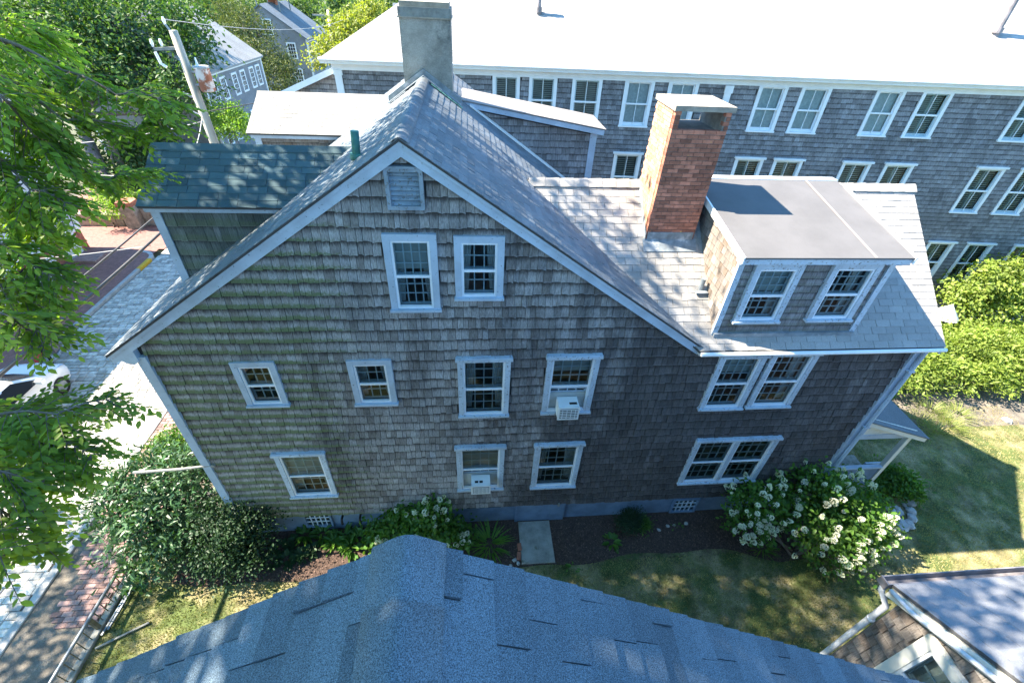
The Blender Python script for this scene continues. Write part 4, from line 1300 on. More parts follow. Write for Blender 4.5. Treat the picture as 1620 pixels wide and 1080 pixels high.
# ------------------------------------------------------------------ the long building behind
lb = thing('long_building', 'long three-storey shingled building with white windows and broad pale roof', 'building', (22.34, 9.17, 0), absolute=False,
           rot=(0, -0.0155, math.radians(-6.5)))
S0, S1 = -27.0, 12.0
R1 = [(-21.45, -20.48), (-20.16, -19.17), (-18.64, -17.59), (-16.80, -15.76), (-15.28, -14.22), (-12.13, -11.12), (-10.65, -9.61), (-8.06, -7.05), (-6.46, -5.41), (-2.95, -1.92), (-1.35, -0.3), (2.2, 3.2)]
K1 = ['louver', 'louver', 'louver', 'shade', 'shade', 'shade', 'shade', 'shade', 'louver', 'louver', 'louver', 'louver']
R2 = [(-18.75, -17.70), (-16.78, -15.73), (-12.16, -11.08), (-10.69, -9.59), (-8.08, -7.0), (-6.48, -5.38), (-3.01, -1.93), (-1.35, -0.25), (2.2, 3.25)]
R3 = [(-6.48, -5.38), (-3.02, -1.93), (-1.40, -0.30), (0.55, 1.6)]
bh = []
for rowz, rowl in (((7.80, 9.30), R1), ((5.08, 6.92), R2), ((1.90, 3.86), R3)):
    for (a, b) in rowl: bh.append((a+0.03, rowz[0]+0.02, b-0.03, rowz[1]-0.02))
wall_sheet(lb, 'wall', (0, 0.004, 0), (1, 0, 0), (0, 0, 1), S0, S1, -0.6, 9.45, bh, MT['core'])
mb = MB(); mb.box(S0, S0+0.1, 0.01, 11, -0.6, 9.4); mb.box(S0, S1, 10.9, 11, -0.6, 9.4); mb.box(S1-0.1, S1, 0.01, 10.9, -0.6, 9.4); obj('side_wall', mb, MT['cedar_blue_attr'], lb)
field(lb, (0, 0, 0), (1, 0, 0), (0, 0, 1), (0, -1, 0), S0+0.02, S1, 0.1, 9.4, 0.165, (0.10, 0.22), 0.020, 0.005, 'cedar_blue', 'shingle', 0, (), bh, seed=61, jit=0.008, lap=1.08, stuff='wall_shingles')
for (a, b), k in zip(R1, K1): blind_window(lb, TR((a+b)/2, 0, 7.80), b-a, 1.50, k, False)
for (a, b) in R2: blind_window(lb, TR((a+b)/2, 0, 5.08), b-a, 1.84, 'louver', True)
for (a, b) in R3: blind_window(lb, TR((a+b)/2, 0, 1.90), b-a, 1.96, 'louver', True)
mb = MB(); mb.box(S0-0.1, S1, -0.045, 0.03, 9.28, 9.52); obj('frieze_board', mb, MT['white'], lb)
mb = MB(); mb.box(S0-0.35, S1, -0.36, -0.03, 9.50, 9.56); mb.box(S0-0.35, S1, -0.40, -0.30, 9.56, 9.66); mb.tube([(S0-0.36, -0.42, 9.64), (S1, -0.42, 9.64)], 0.05, 8); obj('gutter', mb, MT['white'], lb)
mb = MB(); mb.box(S0-0.03, S0+0.22, -0.06, 0.05, -0.3, 9.28); mb.box(S0-0.05, S0+0.26, -0.08, 0.04, 9.12, 9.28); obj('corner_board', mb, MT['white'], lb)
mb = MB(); mb.box(-13.28, -13.05, -0.06, 0.05, -0.3, 9.26); mb.box(-13.31, -13.02, -0.09, 0.04, 9.02, 9.26); obj('pilaster', mb, MT['white'], lb)
tp = math.tan(math.radians(32.5)); dp = 5.4
mb = MB()
zE = 9.64
mb.add([(S0-0.36, -0.36, zE), (S1+0.3, -0.36, zE), (S1+0.3, dp, zE+tp*(dp+0.36)), (S0-0.36+dp+0.36, dp, zE+tp*(dp+0.36)), (S0-0.36, 2*dp+0.36, zE), (S1+0.3, 2*dp+0.36, zE)],
       [(0, 1, 2, 3), (0, 3, 4), (3, 2, 5, 4), (0, 4, 5, 1), (1, 5, 2)])
lroof = obj('roof', mb, MT['asph_pale_attr'], lb)
L_ = math.hypot(dp+0.36, tp*(dp+0.36)); cv = (dp+0.36)/L_
field(lroof, (0, -0.37, zE+0.003), (1, 0, 0), (0, cv, tp*cv), (0, -tp*cv, cv), S0-0.36, S1+0.3, 0, 4.2, 0.145, (0.6, 0.62), 0.008, 0.003, 'asph_pale', 'roof_shingle', 0, [(-1, cv, -(S0-0.36))], (), stag=0.31, gap=0.006, jit=0.0, seed=63, stuff='roof_tabs')
for (sx, h, r) in ((-19.92, 0.9, 0.07), (-3.81, 1.7, 0.10)):
    y = 1.74 if sx < -10 else 1.60
    zz = zE+tp*(y+0.36)
    mb = MB(); mb.tube([(sx, y, zz-0.1), (sx, y, zz+h)], r, 12); mb.tube([(sx, y, zz+0.06), (sx, y, zz+0.22)], r*1.5, 12); mb.tube([(sx, y, zz+h*0.7), (sx, y, zz+h*0.78)], r*1.25, 12)
    obj('roof_pipe', mb, MT['gutter'], lb, smooth=False)
# lean-to at the building's street end
mb = MB(); mb.prism([(-29.6, 0.3, -0.3), (S0, 0.3, -0.3), (S0, 0.3, 9.2), (-29.6, 0.3, 8.15)], (0, 4, 0)); le = obj('lean_to', mb, MT['core'], lb)
field(le, (0, 0.29, 0), (1, 0, 0), (0, 0, 1), (0, -1, 0), -29.58, S0, 3.0, 9.2, 0.165, (0.10, 0.2), 0.02, 0.005, 'cedar_blue', 'shingle', 0, [(-0.405, 1, 9.2-0.405*S0)], (), seed=64, stuff='shingle_courses')
mb = MB(); mb.prism([(-29.75, 0.1, 8.08), (S0+0.1, 0.1, 9.22), (S0+0.1, 0.1, 9.42), (-29.75, 0.1, 8.28)], (0, 4.3, 0)); mb.box(-29.63, -29.4, 0.23, 0.35, -0.3, 8.15); obj('white_rake', mb, MT['white'], le)

# ------------------------------------------------------------------ roof below the camera
FXR, FZR, FY = -0.225, 10.10, -5.845
FS = 0.695
fh = thing('near_house', 'house below the viewpoint with grey-blue asphalt shingle gable roof', 'house', (FXR, -10, 0))
fc = 1/math.sqrt(1+FS*FS); fs_ = FS*fc
mb = MB()
XL, XR_ = FXR-4.4, FXR+4.4
mb.box(XL+0.2, XR_-0.2, -14.8, -5.98, -0.3, 7.0)
mb.prism([(XL+0.2, -14.8, 7.0), (XR_-0.2, -14.8, 7.0), (XR_-0.2, -14.8, 7.12), (FXR, -14.8, 10.0), (XL+0.2, -14.8, 7.12)], (0, 8.82, 0))
obj('wall', mb, MT['cedar_blue_attr'], fh)
mb = MB()
for sg in (-1, 1):
    xe = FXR+sg*4.4
    mb.prism([(FXR, FY+0.01, FZR-0.014), (xe, FY+0.01, FZR-FS*4.4-0.014), (xe, FY+0.01, FZR-FS*4.4-0.07), (FXR, FY+0.01, FZR-0.07)], (0, -9.1, 0))
fr = obj('roof', mb, MT['deck'], fh)
LL = 4.4/fc
field(fr, (FXR+4.4, 0, FZR-FS*4.4-0.012), (0, 1, 0), (-fc, 0, fs_), (fs_, 0, fc), -8.2, FY+0.015, 0, LL, 0.143, (0.325, 0.335), 0.016, 0.002, 'asph_near', 'roof_shingle', 150, stag=-1, gap=0.005, jit=0.001, seed=71, stuff='right_roof_tabs', tjit=0.5)
field(fr, (FXR-4.4, 0, FZR-FS*4.4-0.012), (0, -1, 0), (fc, 0, fs_), (-fs_, 0, fc), -FY-0.015, 8.2, 0, LL, 0.143, (0.325, 0.335), 0.016, 0.002, 'asph_near', 'roof_shingle', 150, stag=-1, gap=0.005, jit=0.001, seed=72, stuff='left_roof_tabs', tjit=0.5)
ridge_caps(fr, FXR, FZR+0.014, FS, FY+0.02, -8.0, 0.21, 0.15, MT['asph_near_obj'], thick=0.005)

# ------------------------------------------------------------------ the small wing at the lower right
wg = thing('shingled_wing', 'small shingled cottage wing with dark gutter, white rake and dappled grey roof', 'house', (8.5, -8, 0))
WX, WY, WZ, WS = 5.34, -4.62, 5.86, 0.555
wy2 = -11.0; wyr = (WY+wy2)/2
def zw(y): return WZ+WS*(WY-y) if y > wyr else WZ+WS*(y-wy2)
wwin = (-6.32, -5.02, 4.35, 5.85)       # y0,y1,z0,z1
wh = [(-wwin[1]+0.03, wwin[2]+0.02, -wwin[0]-0.03, wwin[3]-0.02)]
wall_sheet(wg, 'wall', (WX+0.004, 0, 0), (0, -1, 0), (0, 0, 1), -WY, -wy2, -0.3, 8.2, wh, MT['core'], [(-WS, 1, WZ+WS*WY-0.06), (WS, 1, WZ+WS*(-wy2)-0.06)])
mb = MB(); mb.box(WX, 14, WY-0.08, WY, -0.3, WZ); mb.box(WX, 14, wy2, wy2+0.08, -0.3, WZ); mb.box(13.9, 14, wy2, WY, -0.3, WZ); obj('side_wall', mb, MT['cedar_warm_attr'], wg)
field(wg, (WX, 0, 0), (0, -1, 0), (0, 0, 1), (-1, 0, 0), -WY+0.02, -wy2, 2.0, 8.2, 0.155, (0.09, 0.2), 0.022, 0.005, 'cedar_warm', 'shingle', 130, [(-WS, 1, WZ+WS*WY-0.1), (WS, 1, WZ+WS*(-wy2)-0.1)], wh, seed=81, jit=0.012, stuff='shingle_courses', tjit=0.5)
sash_window(wg, TR(WX, (wwin[0]+wwin[1])/2, wwin[2], -math.pi/2), wwin[1]-wwin[0], wwin[3]-wwin[2], False, 3, 2, 2, 0.0, True, cw=0.13, trim='cream')
mb = MB()
mb.prism([(WX-0.10, WY+0.14, WZ-0.04), (14, WY+0.14, WZ-0.04), (14, wyr, zw(wyr)+0.04), (WX-0.10, wyr, zw(wyr)+0.04)], (0, 0, 0.04))
mb.prism([(WX-0.10, wy2-0.14, WZ-0.04), (14, wy2-0.14, WZ-0.04), (14, wyr, zw(wyr)+0.04), (WX-0.10, wyr, zw(wyr)+0.04)], (0, 0, 0.04))
wr = obj('roof', mb, MT['deck'], wg)
v = Vector((0, wyr-WY-0.14, zw(wyr)+0.08-WZ)); L = v.length; v.normalize()
v2 = Vector((0, wyr-WY-0.14, zw(wyr)+0.08-WZ)).normalized()
field(wr, (0, WY+0.145, WZ+0.002), (-1, 0, 0), v2, Vector((-1, 0, 0)).cross(v2), -14, -(WX-0.10), 0, L, 0.143, (0.33, 0.34), 0.008, 0.003, 'asph_wing', 'roof_shingle', 90, stag=-1, gap=0.006, jit=0.001, seed=82, stuff='roof_tabs')
mb = MB(); mb.prism([(WX-0.10, WY+0.12, WZ-0.06), (WX-0.10, wyr, zw(wyr)+0.0), (WX-0.10, wyr, zw(wyr)-0.17), (WX-0.10, WY+0.12, WZ-0.22)], (0.06, 0, 0)); obj('rake_board', mb, MT['cream'], wg)
mb = MB(); mb.tube([(WX-0.13, WY+0.10, WZ-0.05), (WX-0.14, WY-0.2, zw(WY-0.2)-0.07), (WX-0.14, wyr, zw(wyr)-0.07)], 0.03, 8); obj('conduit_pipe', mb, MT['pipe'], wg, smooth=True)
mb = MB()
prof = [(0.0, 0.02), (0.0, -0.09), (0.10, -0.09), (0.115, 0.02), (0.10, 0.02), (0.09, -0.075), (0.012, -0.075), (0.012, 0.02)]
mb.prism([(WX-0.16, WY+0.145+p[0], WZ+p[1]-0.01) for p in prof], (9, 0, 0)); mb.box(WX-0.17, WX-0.155, WY+0.14, WY+0.262, WZ-0.11, WZ+0.015); obj('gutter', mb, MT['gutter'], wg)
mb = MB(); mb.tube([(WX-0.10, WY+0.2, WZ-0.1), (WX-0.10, WY+0.18, WZ-0.22), (WX-0.06, WY+0.04, WZ-0.36), (WX-0.06, WY+0.03, 3.0), (WX-0.06, WY+0.03, 0.1)], 0.038, 10)
for z in (5.1, 3.2): mb.tube([(WX-0.06, WY+0.03, z), (WX-0.06, WY+0.03, z+0.04)], 0.048, 10)
obj('downspout', mb, MT['pipe'], wg, smooth=True)

# ------------------------------------------------------------------ house across the street
wc = thing('clapboard_house', 'pale clapboard house on a dark brick base across the cobbled street', 'house', (-22, 11, 0))
CX, CY0, CY1 = -19.2, 6.3, 16.1
mb = MB(); mb.box(-27, CX-0.02, CY0, CY1, 1.15, 6.6); mb.prism([(-27, CY0, 6.6), (CX-0.02, CY0, 6.6), (-23.1, CY0, 9.1)], (0, CY1-CY0, 0)); obj('wall', mb, MT['clap'], wc)
mb = MB(); mb.box(-27, CX-0.05, CY0, CY1-0.02, -0.2, 1.15); obj('brick_base', mb, MT['brick_attr'], wc)
for i in range(50):
    z = 1.3+i*0.105
    mb = MB(); mb.prism([(CX-0.02, CY0, z), (CX+0.018, CY0, z), (CX-0.008, CY0, z+0.11), (CX-0.02, CY0, z+0.11)], (0, CY1-CY0-0.1, 0)); obj('clapboard', mb, MT['clap'], wc)
mb = MB(); mb.box(CX-0.1, CX+0.04, CY1-0.15, CY1+0.03, 1.3, 6.6); obj('corner_board', mb, MT['white'], wc)
mb = MB(); mb.box(CX-0.1, CX+0.05, CY0, CY1+0.03, 1.05, 1.3); obj('water_table', mb, MT['white'], wc)
mb = MB()
for sg in (-1, 1):
    mb.prism([(-23.1, CY0-0.2, 9.25), (-23.1+sg*4.3, CY0-0.2, 6.5), (-23.1+sg*4.3, CY0-0.2, 6.42), (-23.1, CY0-0.2, 9.17)], (0, CY1-CY0+0.4, 0))
obj('roof', mb, MT['asph_main_attr'], wc)
for y in (8.6, 11.4, 14.0):
    for z, h in ((1.9, 1.5), (4.5, 1.5)):
        w = obj('window', frame_mb(-0.5, 0.5, 0, h, -0.06, 0.02, 0.12), MT['white'], wc, Matrix.Translation((CX+0.02, y, z)) @ Matrix.Rotation(math.pi/2, 4, 'Z'))
        mb = MB(); mb.box(-0.38, 0.38, -0.02, 0.0, 0.12, h-0.12); obj('pane', mb, MT['carglass'], w)
        obj('muntin', grid_mb(-0.38, 0.38, 0.12, h-0.12, 3, 4, -0.04, 0.03, 0.02), MT['white'], w)
mb = MB(); mb.box(CX-0.06, CX+0.06, 14.55, 15.5, 0.0, 1.22); dr = obj('basement_door', mb, MT['white'], wc)
mb = MB(); mb.box(CX+0.06, CX+0.08, 14.7, 15.35, 0.1, 1.1); obj('door_panel', mb, MT['cream'], dr)
mb = MB(); mb.box(CX-0.04, CX-0.02, 11.2, 13.0, 0.4, 0.9); obj('basement_grille', mb, MT['black'], wc)

fence = thing('picket_fence', 'white picket fence before the clapboard house', 'fence', (-18.6, 9, 0))
mb = MB(); mb.box(-18.63, -18.58, 7.0, 13.2, 0.35, 0.43); obj('rail', mb, MT['white'], fence)
mb = MB(); mb.box(-18.63, -18.58, 7.0, 13.2, 0.85, 0.93); obj('rail', mb, MT['white'], fence)
um = MB(); um.prism([(0, -0.04, 0), (0, 0.04, 0), (0, 0.04, 1.0), (0, 0, 1.08), (0, -0.04, 1.0)], (0.02, 0, 0)); um = um.mesh('picket'); um.materials.append(MT['white'])
y = 7.05
while y < 13.2:
    link('picket', um, fence, Matrix.Translation((-18.58, y, 0.08))); y += 0.125

# stone pillar and wall at the corner across the street
pl = thing('stone_pillar', 'rubble stone gate pillar with brick top', 'pillar', (-18.2, 18.6, 0))
mb = MB(); mb.bevbox(-18.6, -17.9, 18.25, 18.95, 0, 1.25, 0.03); obj('shaft', mb, MT['rubble'], pl)
for i in range(3):
    for k in range(3):
        mb = MB(); mb.box(-18.64+k*0.26, -18.64+k*0.26+0.25, 18.2, 19.0, 1.25+i*0.08, 1.32+i*0.08); obj('brick', mb, MT['brick_obj'], pl)
wl = thing('stone_wall', 'low rubble stone garden wall running from the pillar', 'wall', (-16.5, 19.2, 0))
for i in range(3):
    x = -17.85
    while x < -14.6:
        w = R.uniform(0.3, 0.6); mb = MB(); mb.bevbox(x+0.01, x+w-0.01, 18.7+R.uniform(-0.03, 0.03), 19.1, i*0.34+0.005-0.02*(i == 0), (i+1)*0.34, 0.03); obj('stone', mb, MT['rubble'], wl); x += w
wl2 = thing('stone_wall', 'ivy-topped low stone wall beside the big street tree', 'wall', (-21, 18.8, 0))
for i in range(2):
    x = -22.8
    while x < -18.7:
        w = R.uniform(0.35, 0.7); mb = MB(); mb.bevbox(x+0.01, x+w-0.01, 18.6+R.uniform(-0.03, 0.03), 19.0, i*0.34-0.02*(i == 0), (i+1)*0.34-0.005, 0.03); obj('stone', mb, MT['rubble'], wl2); x += w
st = MB(); st.bevbox(-18.9, -17.8, 14.2, 15.1, 0.1, 0.24, 0.02)
tag(obj('door_step', st, MT['pave_attr']), 'flat red sandstone step by the basement door', 'step')

# ------------------------------------------------------------------ far houses
def far_house(label, loc, rz, L, W, H, rise, wallkey, roofkey, fw, sw, bw=(), chim=True, walk=False):
    """gabled house: length L along local x, width W along local y, front gable wall at -y is the eave side"""
    h = thing('far_house', label, 'house', loc, absolute=False, rot=(0, 0, rz))
    mb = MB(); mb.box(-L/2, L/2, -W/2, W/2, -1.5, H)
    mb.prism([(-L/2, -W/2, H), (-L/2, W/2, H), (-L/2, 0, H+rise)], (L, 0, 0)); obj('wall', mb, MT[wallkey], h)
    mb = MB()
    for sg in (-1, 1):
        mb.prism([(-L/2-0.25, 0, H+rise+0.1), (-L/2-0.25, sg*(W/2+0.25), H-0.05), (-L/2-0.25, sg*(W/2+0.25), H-0.17), (-L/2-0.25, 0, H+rise-0.02)], (L+0.5, 0, 0))
    rf = obj('roof', mb, MT[roofkey], h)
    if chim:
        c = MB(); c.box(-0.4, 0.4, -0.4, 0.4, H+rise-0.6, H+rise+0.9); obj('chimney', c, MT['brick_attr'], rf)
    for sg in (-1, 1):
        mb = MB(); mb.box(-L/2-0.05, L/2+0.05, sg*(W/2+0.06)-0.06, sg*(W/2+0.06)+0.06, H-0.3, H-0.05); obj('eave_board', mb, MT['white'], h)
        for x in (-L/2, L/2):
            mb = MB(); mb.box(x-0.08, x+0.08, sg*W/2-0.08, sg*W/2+0.08, -1.5, H-0.05); obj('corner_board', mb, MT['white'], h)
    for side, lst in (('f', fw), ('s', sw), ('b', bw)):
        for (u, z, w, hh) in lst:
            M = TR(u, -W/2, z) if side == 'f' else (TR(L/2, u, z, math.pi/2) if side == 's' else TR(u, W/2, z, math.pi))
            wn_ = obj('window', frame_mb(-w/2, w/2, 0, hh, -0.07, 0.02, 0.13), MT['white'], h, M)
            mb = MB(); mb.box(-w/2+0.1, w/2-0.1, -0.025, -0.01, 0.1, hh-0.1); obj('pane', mb, MT['carglass'], wn_)
            obj('muntin', grid_mb(-w/2+0.12, w/2-0.12, 0.12, hh-0.12, 3, 4, -0.05, 0.035, 0.02), MT['white'], wn_)
    if walk:
        mb = MB(); mb.box(-2, 2, -1.3, 1.3, H+rise+0.4, H+rise+0.5)
        for i in range(9):
            for y in (-1.3, 1.3): mb.box(-2+i*0.5, -1.96+i*0.5, y-0.02, y+0.02, H+rise+0.5, H+rise+1.3)
        mb.box(-2, 2, -1.32, -1.26, H+rise+1.3, H+rise+1.36); mb.box(-2, 2, 1.26, 1.32, H+rise+1.3, H+rise+1.36)
        for x in (-1.9, 1.9):
            for y in (-1.2, 1.2): mb.box(x-0.05, x+0.05, y-0.05, y+0.05, H, H+rise+0.4)
        obj('roof_walk', mb, MT['plank'], h)
    return h
far_house('far grey shingled house with roof walk, its gable end towards the street', (-22.1, 60.5, 0), -math.pi/2, 9, 8.4, 5.4, 2.9, 'cedar_blue_attr', 'asph_main_attr', [],
          [(0.35, 5.6, 0.95, 1.5), (2.4, 3.4, 1.0, 1.6), (2.6, 0.9, 1.0, 1.6), (-1.8, 3.4, 1.0, 1.6)], [(-3.2, 3.4, 0.9, 1.5), (-1.6, 3.4, 0.9, 1.5), (0, 3.4, 0.9, 1.5), (1.6, 3.4, 0.9, 1.5), (-3.2, 0.9, 0.9, 1.5), (-1.6, 0.9, 0.9, 1.5)], walk=True)
far_house('sunlit grey house with pale shingled roof beside the conifer', (-21.9, 35.0, 0), math.pi/2-0.06, 9.5, 8.6, 5.75, 3.0, 'cedar_blue_attr', 'asph_pale_attr',
          [(u, z, 0.85, 1.5) for z in (3.7, 0.9) for u in (-3.6, -2.2, -0.4, 1.0, 2.6, 3.8)], [], chim=False)
far_house('distant white-trimmed house half hidden beyond the yellow-green tree', (-6, 78, 0), 0.2, 9, 7, 5.5, 2.6, 'clap', 'asph_main_attr', [(-2.5, 3.2, 1, 1.5), (0, 3.2, 1, 1.5), (2.5, 3.2, 1, 1.5)], [])

# ------------------------------------------------------------------ utility poles and cables
up = thing('utility_pole', 'leaning grey utility pole carrying a rust-streaked transformer', 'utility pole', (-9.9, 13.1, 0))
mb = MB(); mb.tube([(-9.9, 13.12, -0.2), (-9.9, 13.05, 5), (-9.9, 12.82, 9.75)], [0.19, 0.17, 0.13], 14); obj('pole', mb, MT['pole'], up, smooth=True)
tr = MB(); tr.tube([(-9.42, 12.9, 7.92), (-9.42, 12.9, 7.95), (-9.42, 12.88, 8.62), (-9.42, 12.88, 8.66)], [0.22, 0.25, 0.25, 0.24], 18); t_ = obj('transformer', tr, MT['rust'], up, smooth=False)
mb = MB(); mb.tube([(-9.42, 12.88, 8.66), (-9.42, 12.88, 8.72)], [0.265, 0.25], 18); obj('lid', mb, MT['granite'], t_)
mb = MB(); mb.tube([(-9.5, 12.85, 8.72), (-9.5, 12.85, 8.98)], [0.05, 0.025], 8); obj('bushing', mb, MT['white'], t_)
for z in (8.1, 8.5):
    mb = MB(); mb.box(-9.8, -9.6, 12.82, 12.92, z, z+0.05); obj('bracket', mb, MT['rail'], t_)
mb = MB(); mb.bar((-10.75, 12.85, 9.18), (-9.8, 12.84, 9.25), 0.09, 0.09); obj('side_arm', mb, MT['plank'], up)
for (x, z) in ((-10.75, 9.25), (-10.45, 9.27), (-10.1, 9.9)):
    mb = MB(); mb.tube([(x, 12.84, z), (x, 12.84, z+0.1), (x, 12.84, z+0.22)], [0.03, 0.055, 0.035], 8); obj('insulator', mb, MT['white'], up)
mb = MB(); mb.bar((-9.98, 12.83, 9.7), (-10.12, 12.84, 9.95), 0.05, 0.05); obj('top_bracket', mb, MT['rail'], up)
mb = MB(); mb.tube([(-10.75, 12.84, 9.1), (-10.7, 12.84, 8.75), (-10.55, 12.84, 8.65)], 0.05, 8); obj('fuse_cutout', mb, MT['white'], up)
for z in (7.6, 7.0):
    mb = MB(); mb.bar((-10.35, 12.9, z+0.25), (-9.85, 12.92, z), 0.06, 0.06); obj('bracket', mb, MT['rail'], up)
mb = MB(); mb.tube([(-10.04, 12.98, 8.0), (-10.06, 13.08, 4)], 0.02, 6); obj('ground_wire', mb, MT['cable_p'], up)

up2 = thing('utility_pole', 'distant pale utility pole with a single crossarm by the yellow-green tree', 'utility pole', tuple(pix(528, 112, 52).xy)+(0,))
b2 = pix(520, 25, 52); g2 = up2.location
mb = MB(); mb.tube([(g2.x, g2.y, -0.2), (b2.x, b2.y, b2.z+0.5)], [0.2, 0.14], 10); obj('pole', mb, MT['pole'], up2, smooth=True)
mb = MB(); mb.bar((b2.x-1.8, b2.y, b2.z), (b2.x+1.8, b2.y, b2.z), 0.14, 0.16); obj('crossarm', mb, MT['pole'], up2)
mb = MB(); mb.bar((b2.x-1.0, b2.y, b2.z), (b2.x, b2.y, b2.z-0.9), 0.06, 0.06); obj('brace', mb, MT['pole'], up2)
mb = MB(); mb.bar((b2.x+1.0, b2.y, b2.z), (b2.x, b2.y, b2.z-0.9), 0.06, 0.06); obj('brace', mb, MT['pole'], up2)

def cable(a, b, sag, r, label, mat='cable', n=14):
    a = Vector(a); b = Vector(b)
    pts = [a.lerp(b, i/n)+Vector((0, 0, -4*sag*(i/n)*(1-i/n))) for i in range(n+1)]
    mb = MB(); mb.tube(pts, r, 6)
    return tag(obj('overhead_cable', mb, MT[mat], smooth=True), label, 'cable', 'overhead cables')
cable((-10.05, 12.95, 4.85), (-10.0, -16, 5.1), 0.45, 0.045, 'thick bundled telephone cable slung low along the near kerb')
cable((-10.2, 12.95, 5.25), (-10.5, -16, 5.3), 0.45, 0.028, 'thinner telephone cable slung beside the thick bundled one')
cable((-9.95, 12.9, 7.1), (-5.6, 2.3, 8.2), 0.25, 0.014, 'pale service wire from the pole to the dark-roofed dormer', 'cable_p')
cable((-9.95, 12.9, 6.9), (-19.2, 13.6, 5.6), 0.3, 0.016, 'pale service wire crossing the street to the clapboard house', 'cable_p')
cable((-10.0, 12.9, 5.0), (-19.2, 15.8, 4.0), 0.25, 0.02, 'lower service wire meeting the clapboard house at its white corner board', 'cable_p')
cable((-10.0, 7.3, 4.55), (-18.9, 9.6, 2.6), 0.1, 0.012, 'thin drop wire branching from the low telephone cable over the brick pavement', 'cable_p')
cable((-10.1, 12.84, 10.05), (-12.5, 60, 8.0), 0.9, 0.014, 'primary wire from the pole top running off past the far houses', 'cable_p')
cable((-9.9, 12.9, 7.2), (-3.5, 40, 7.0), 0.6, 0.018, 'black wire from the pole drooping past the sunlit grey house')

# ------------------------------------------------------------------ vehicles
def loft(secs):
    mb = MB(); n = len(secs[0])
    for s in secs: mb.v.extend(s)
    for i in range(len(secs)-1):
        for k in range(n-1):
            mb.f.append([i*n+k, i*n+k+1, (i+1)*n+k+1, (i+1)*n+k]); mb.r.append(0.5); mb.uv.append(None)
    mb.f.append(list(range(n))[::-1]); mb.r.append(0.5); mb.uv.append(None)
    mb.f.append([(len(secs)-1)*n+k for k in range(n)]); mb.r.append(0.5); mb.uv.append(None)
    return mb
car = thing('parked_car', 'white rounded hatchback parked along the far kerb', 'car', (-14.55, 4.1, 0), absolute=False)
# local: +y is the nose
def sec(y, hw, zb, zs, zt, tw):
    return [(-hw*0.96, y, zb), (-hw, y, zb+0.2), (-hw, y, zs-0.12), (-hw*0.93, y, zs), (-tw, y, zt-0.03), (-tw*0.6, y, zt), (tw*0.6, y, zt), (tw, y, zt-0.03), (hw*0.93, y, zs), (hw, y, zs-0.12), (hw, y, zb+0.2), (hw*0.96, y, zb)]
secs = [sec(-2.2, 0.62, 0.4, 0.7, 0.75, 0.5), sec(-2.1, 0.8, 0.28, 0.9, 1.0, 0.65), sec(-1.7, 0.87, 0.24, 0.98, 1.35, 0.62), sec(-1.0, 0.89, 0.22, 0.98, 1.52, 0.62), sec(-0.2, 0.89, 0.22, 0.97, 1.54, 0.62), sec(0.45, 0.89, 0.22, 0.96, 1.42, 0.62),
        sec(1.15, 0.89, 0.22, 0.95, 1.03, 0.72), sec(1.6, 0.87, 0.22, 0.88, 0.96, 0.66), sec(1.95, 0.80, 0.24, 0.74, 0.82, 0.58), sec(2.15, 0.66, 0.28, 0.58, 0.64, 0.45), sec(2.22, 0.5, 0.32, 0.5, 0.54, 0.35)]
bd = obj('body', loft(secs), MT['car'], car, smooth=True)
mb = MB(); mb.add([(-0.60, 0.47, 1.425), (0.60, 0.47, 1.425), (0.70, 1.13, 1.065), (0, 1.17, 1.075), (-0.70, 1.13, 1.065)], [(0, 4, 3, 2, 1)]); obj('windscreen', mb, MT['carglass'], car)
for sg in (-1, 1):
    mb = MB(); mb.add([(sg*0.66, 0.35, 1.38), (sg*0.66, -1.5, 1.40), (sg*0.90, -1.6, 1.02), (sg*0.90, 1.0, 1.0)], [(0, 1, 2, 3) if sg < 0 else (3, 2, 1, 0)]); obj('side_window', mb, MT['carglass'], car)
    mb = MB(); mb.add([(sg*0.72, 1.45, 0.93), (sg*0.84, 1.5, 0.90), (sg*0.77, 2.0, 0.74), (sg*0.60, 2.05, 0.73), (sg*0.66, 1.75, 0.90)], [(0, 1, 2, 3, 4) if sg < 0 else (4, 3, 2, 1, 0)]); obj('headlight', mb, MT['lamp'], car)
    mb = MB(); mb.bevbox(sg*0.98-0.1, sg*0.98+0.1, 0.75, 0.92, 0.98, 1.12, 0.03); obj('mirror', mb, MT['car'], car)
    for y in (-1.35, 1.38):
        mb = MB(); mb.tube([(sg*0.72, y, 0.31), (sg*0.91, y, 0.31)], 0.31, 20); w_ = obj('wheel', mb, MT['tyre'], car)
        mb = MB(); mb.tube([(sg*0.905, y, 0.31), (sg*0.925, y, 0.31)], 0.19, 14); obj('rim', mb, MT['rail'], w_)
mc = thing('motorcycle', 'red motorcycle parked at the kerb in front of the white car', 'motorcycle', (-15.1, 7.3, 0), absolute=False, rot=(0, 0, 0.25))
for y in (-0.65, 0.65):
    mb = MB()
    pts = [(0, y+0.3*math.cos(t*math.pi/9), 0.31+0.3*math.sin(t*math.pi/9)) for t in range(19)]
    mb.tube(pts, 0.055, 8, cap=False); w_ = obj('wheel', mb, MT['tyre'], mc, smooth=True)
    mb = MB(); mb.tube([(-0.06, y, 0.31), (0.06, y, 0.31)], 0.11, 10); obj('hub', mb, MT['rail'], w_)
mb = loft([[(0.16*k*math.cos(t), y, z+0.15*k*math.sin(t)) for t in [i*math.pi/5 for i in range(11)]] for (y, z, k) in ((-0.05, 0.82, 0.5), (0.1, 0.86, 1.0), (0.3, 0.87, 1.0), (0.45, 0.84, 0.4))]); obj('fuel_tank', mb, MT['red'], mc, smooth=True)
mb = MB(); mb.bevbox(-0.13, 0.13, -0.6, -0.02, 0.72, 0.82, 0.03); obj('seat', mb, MT['black'], mc)
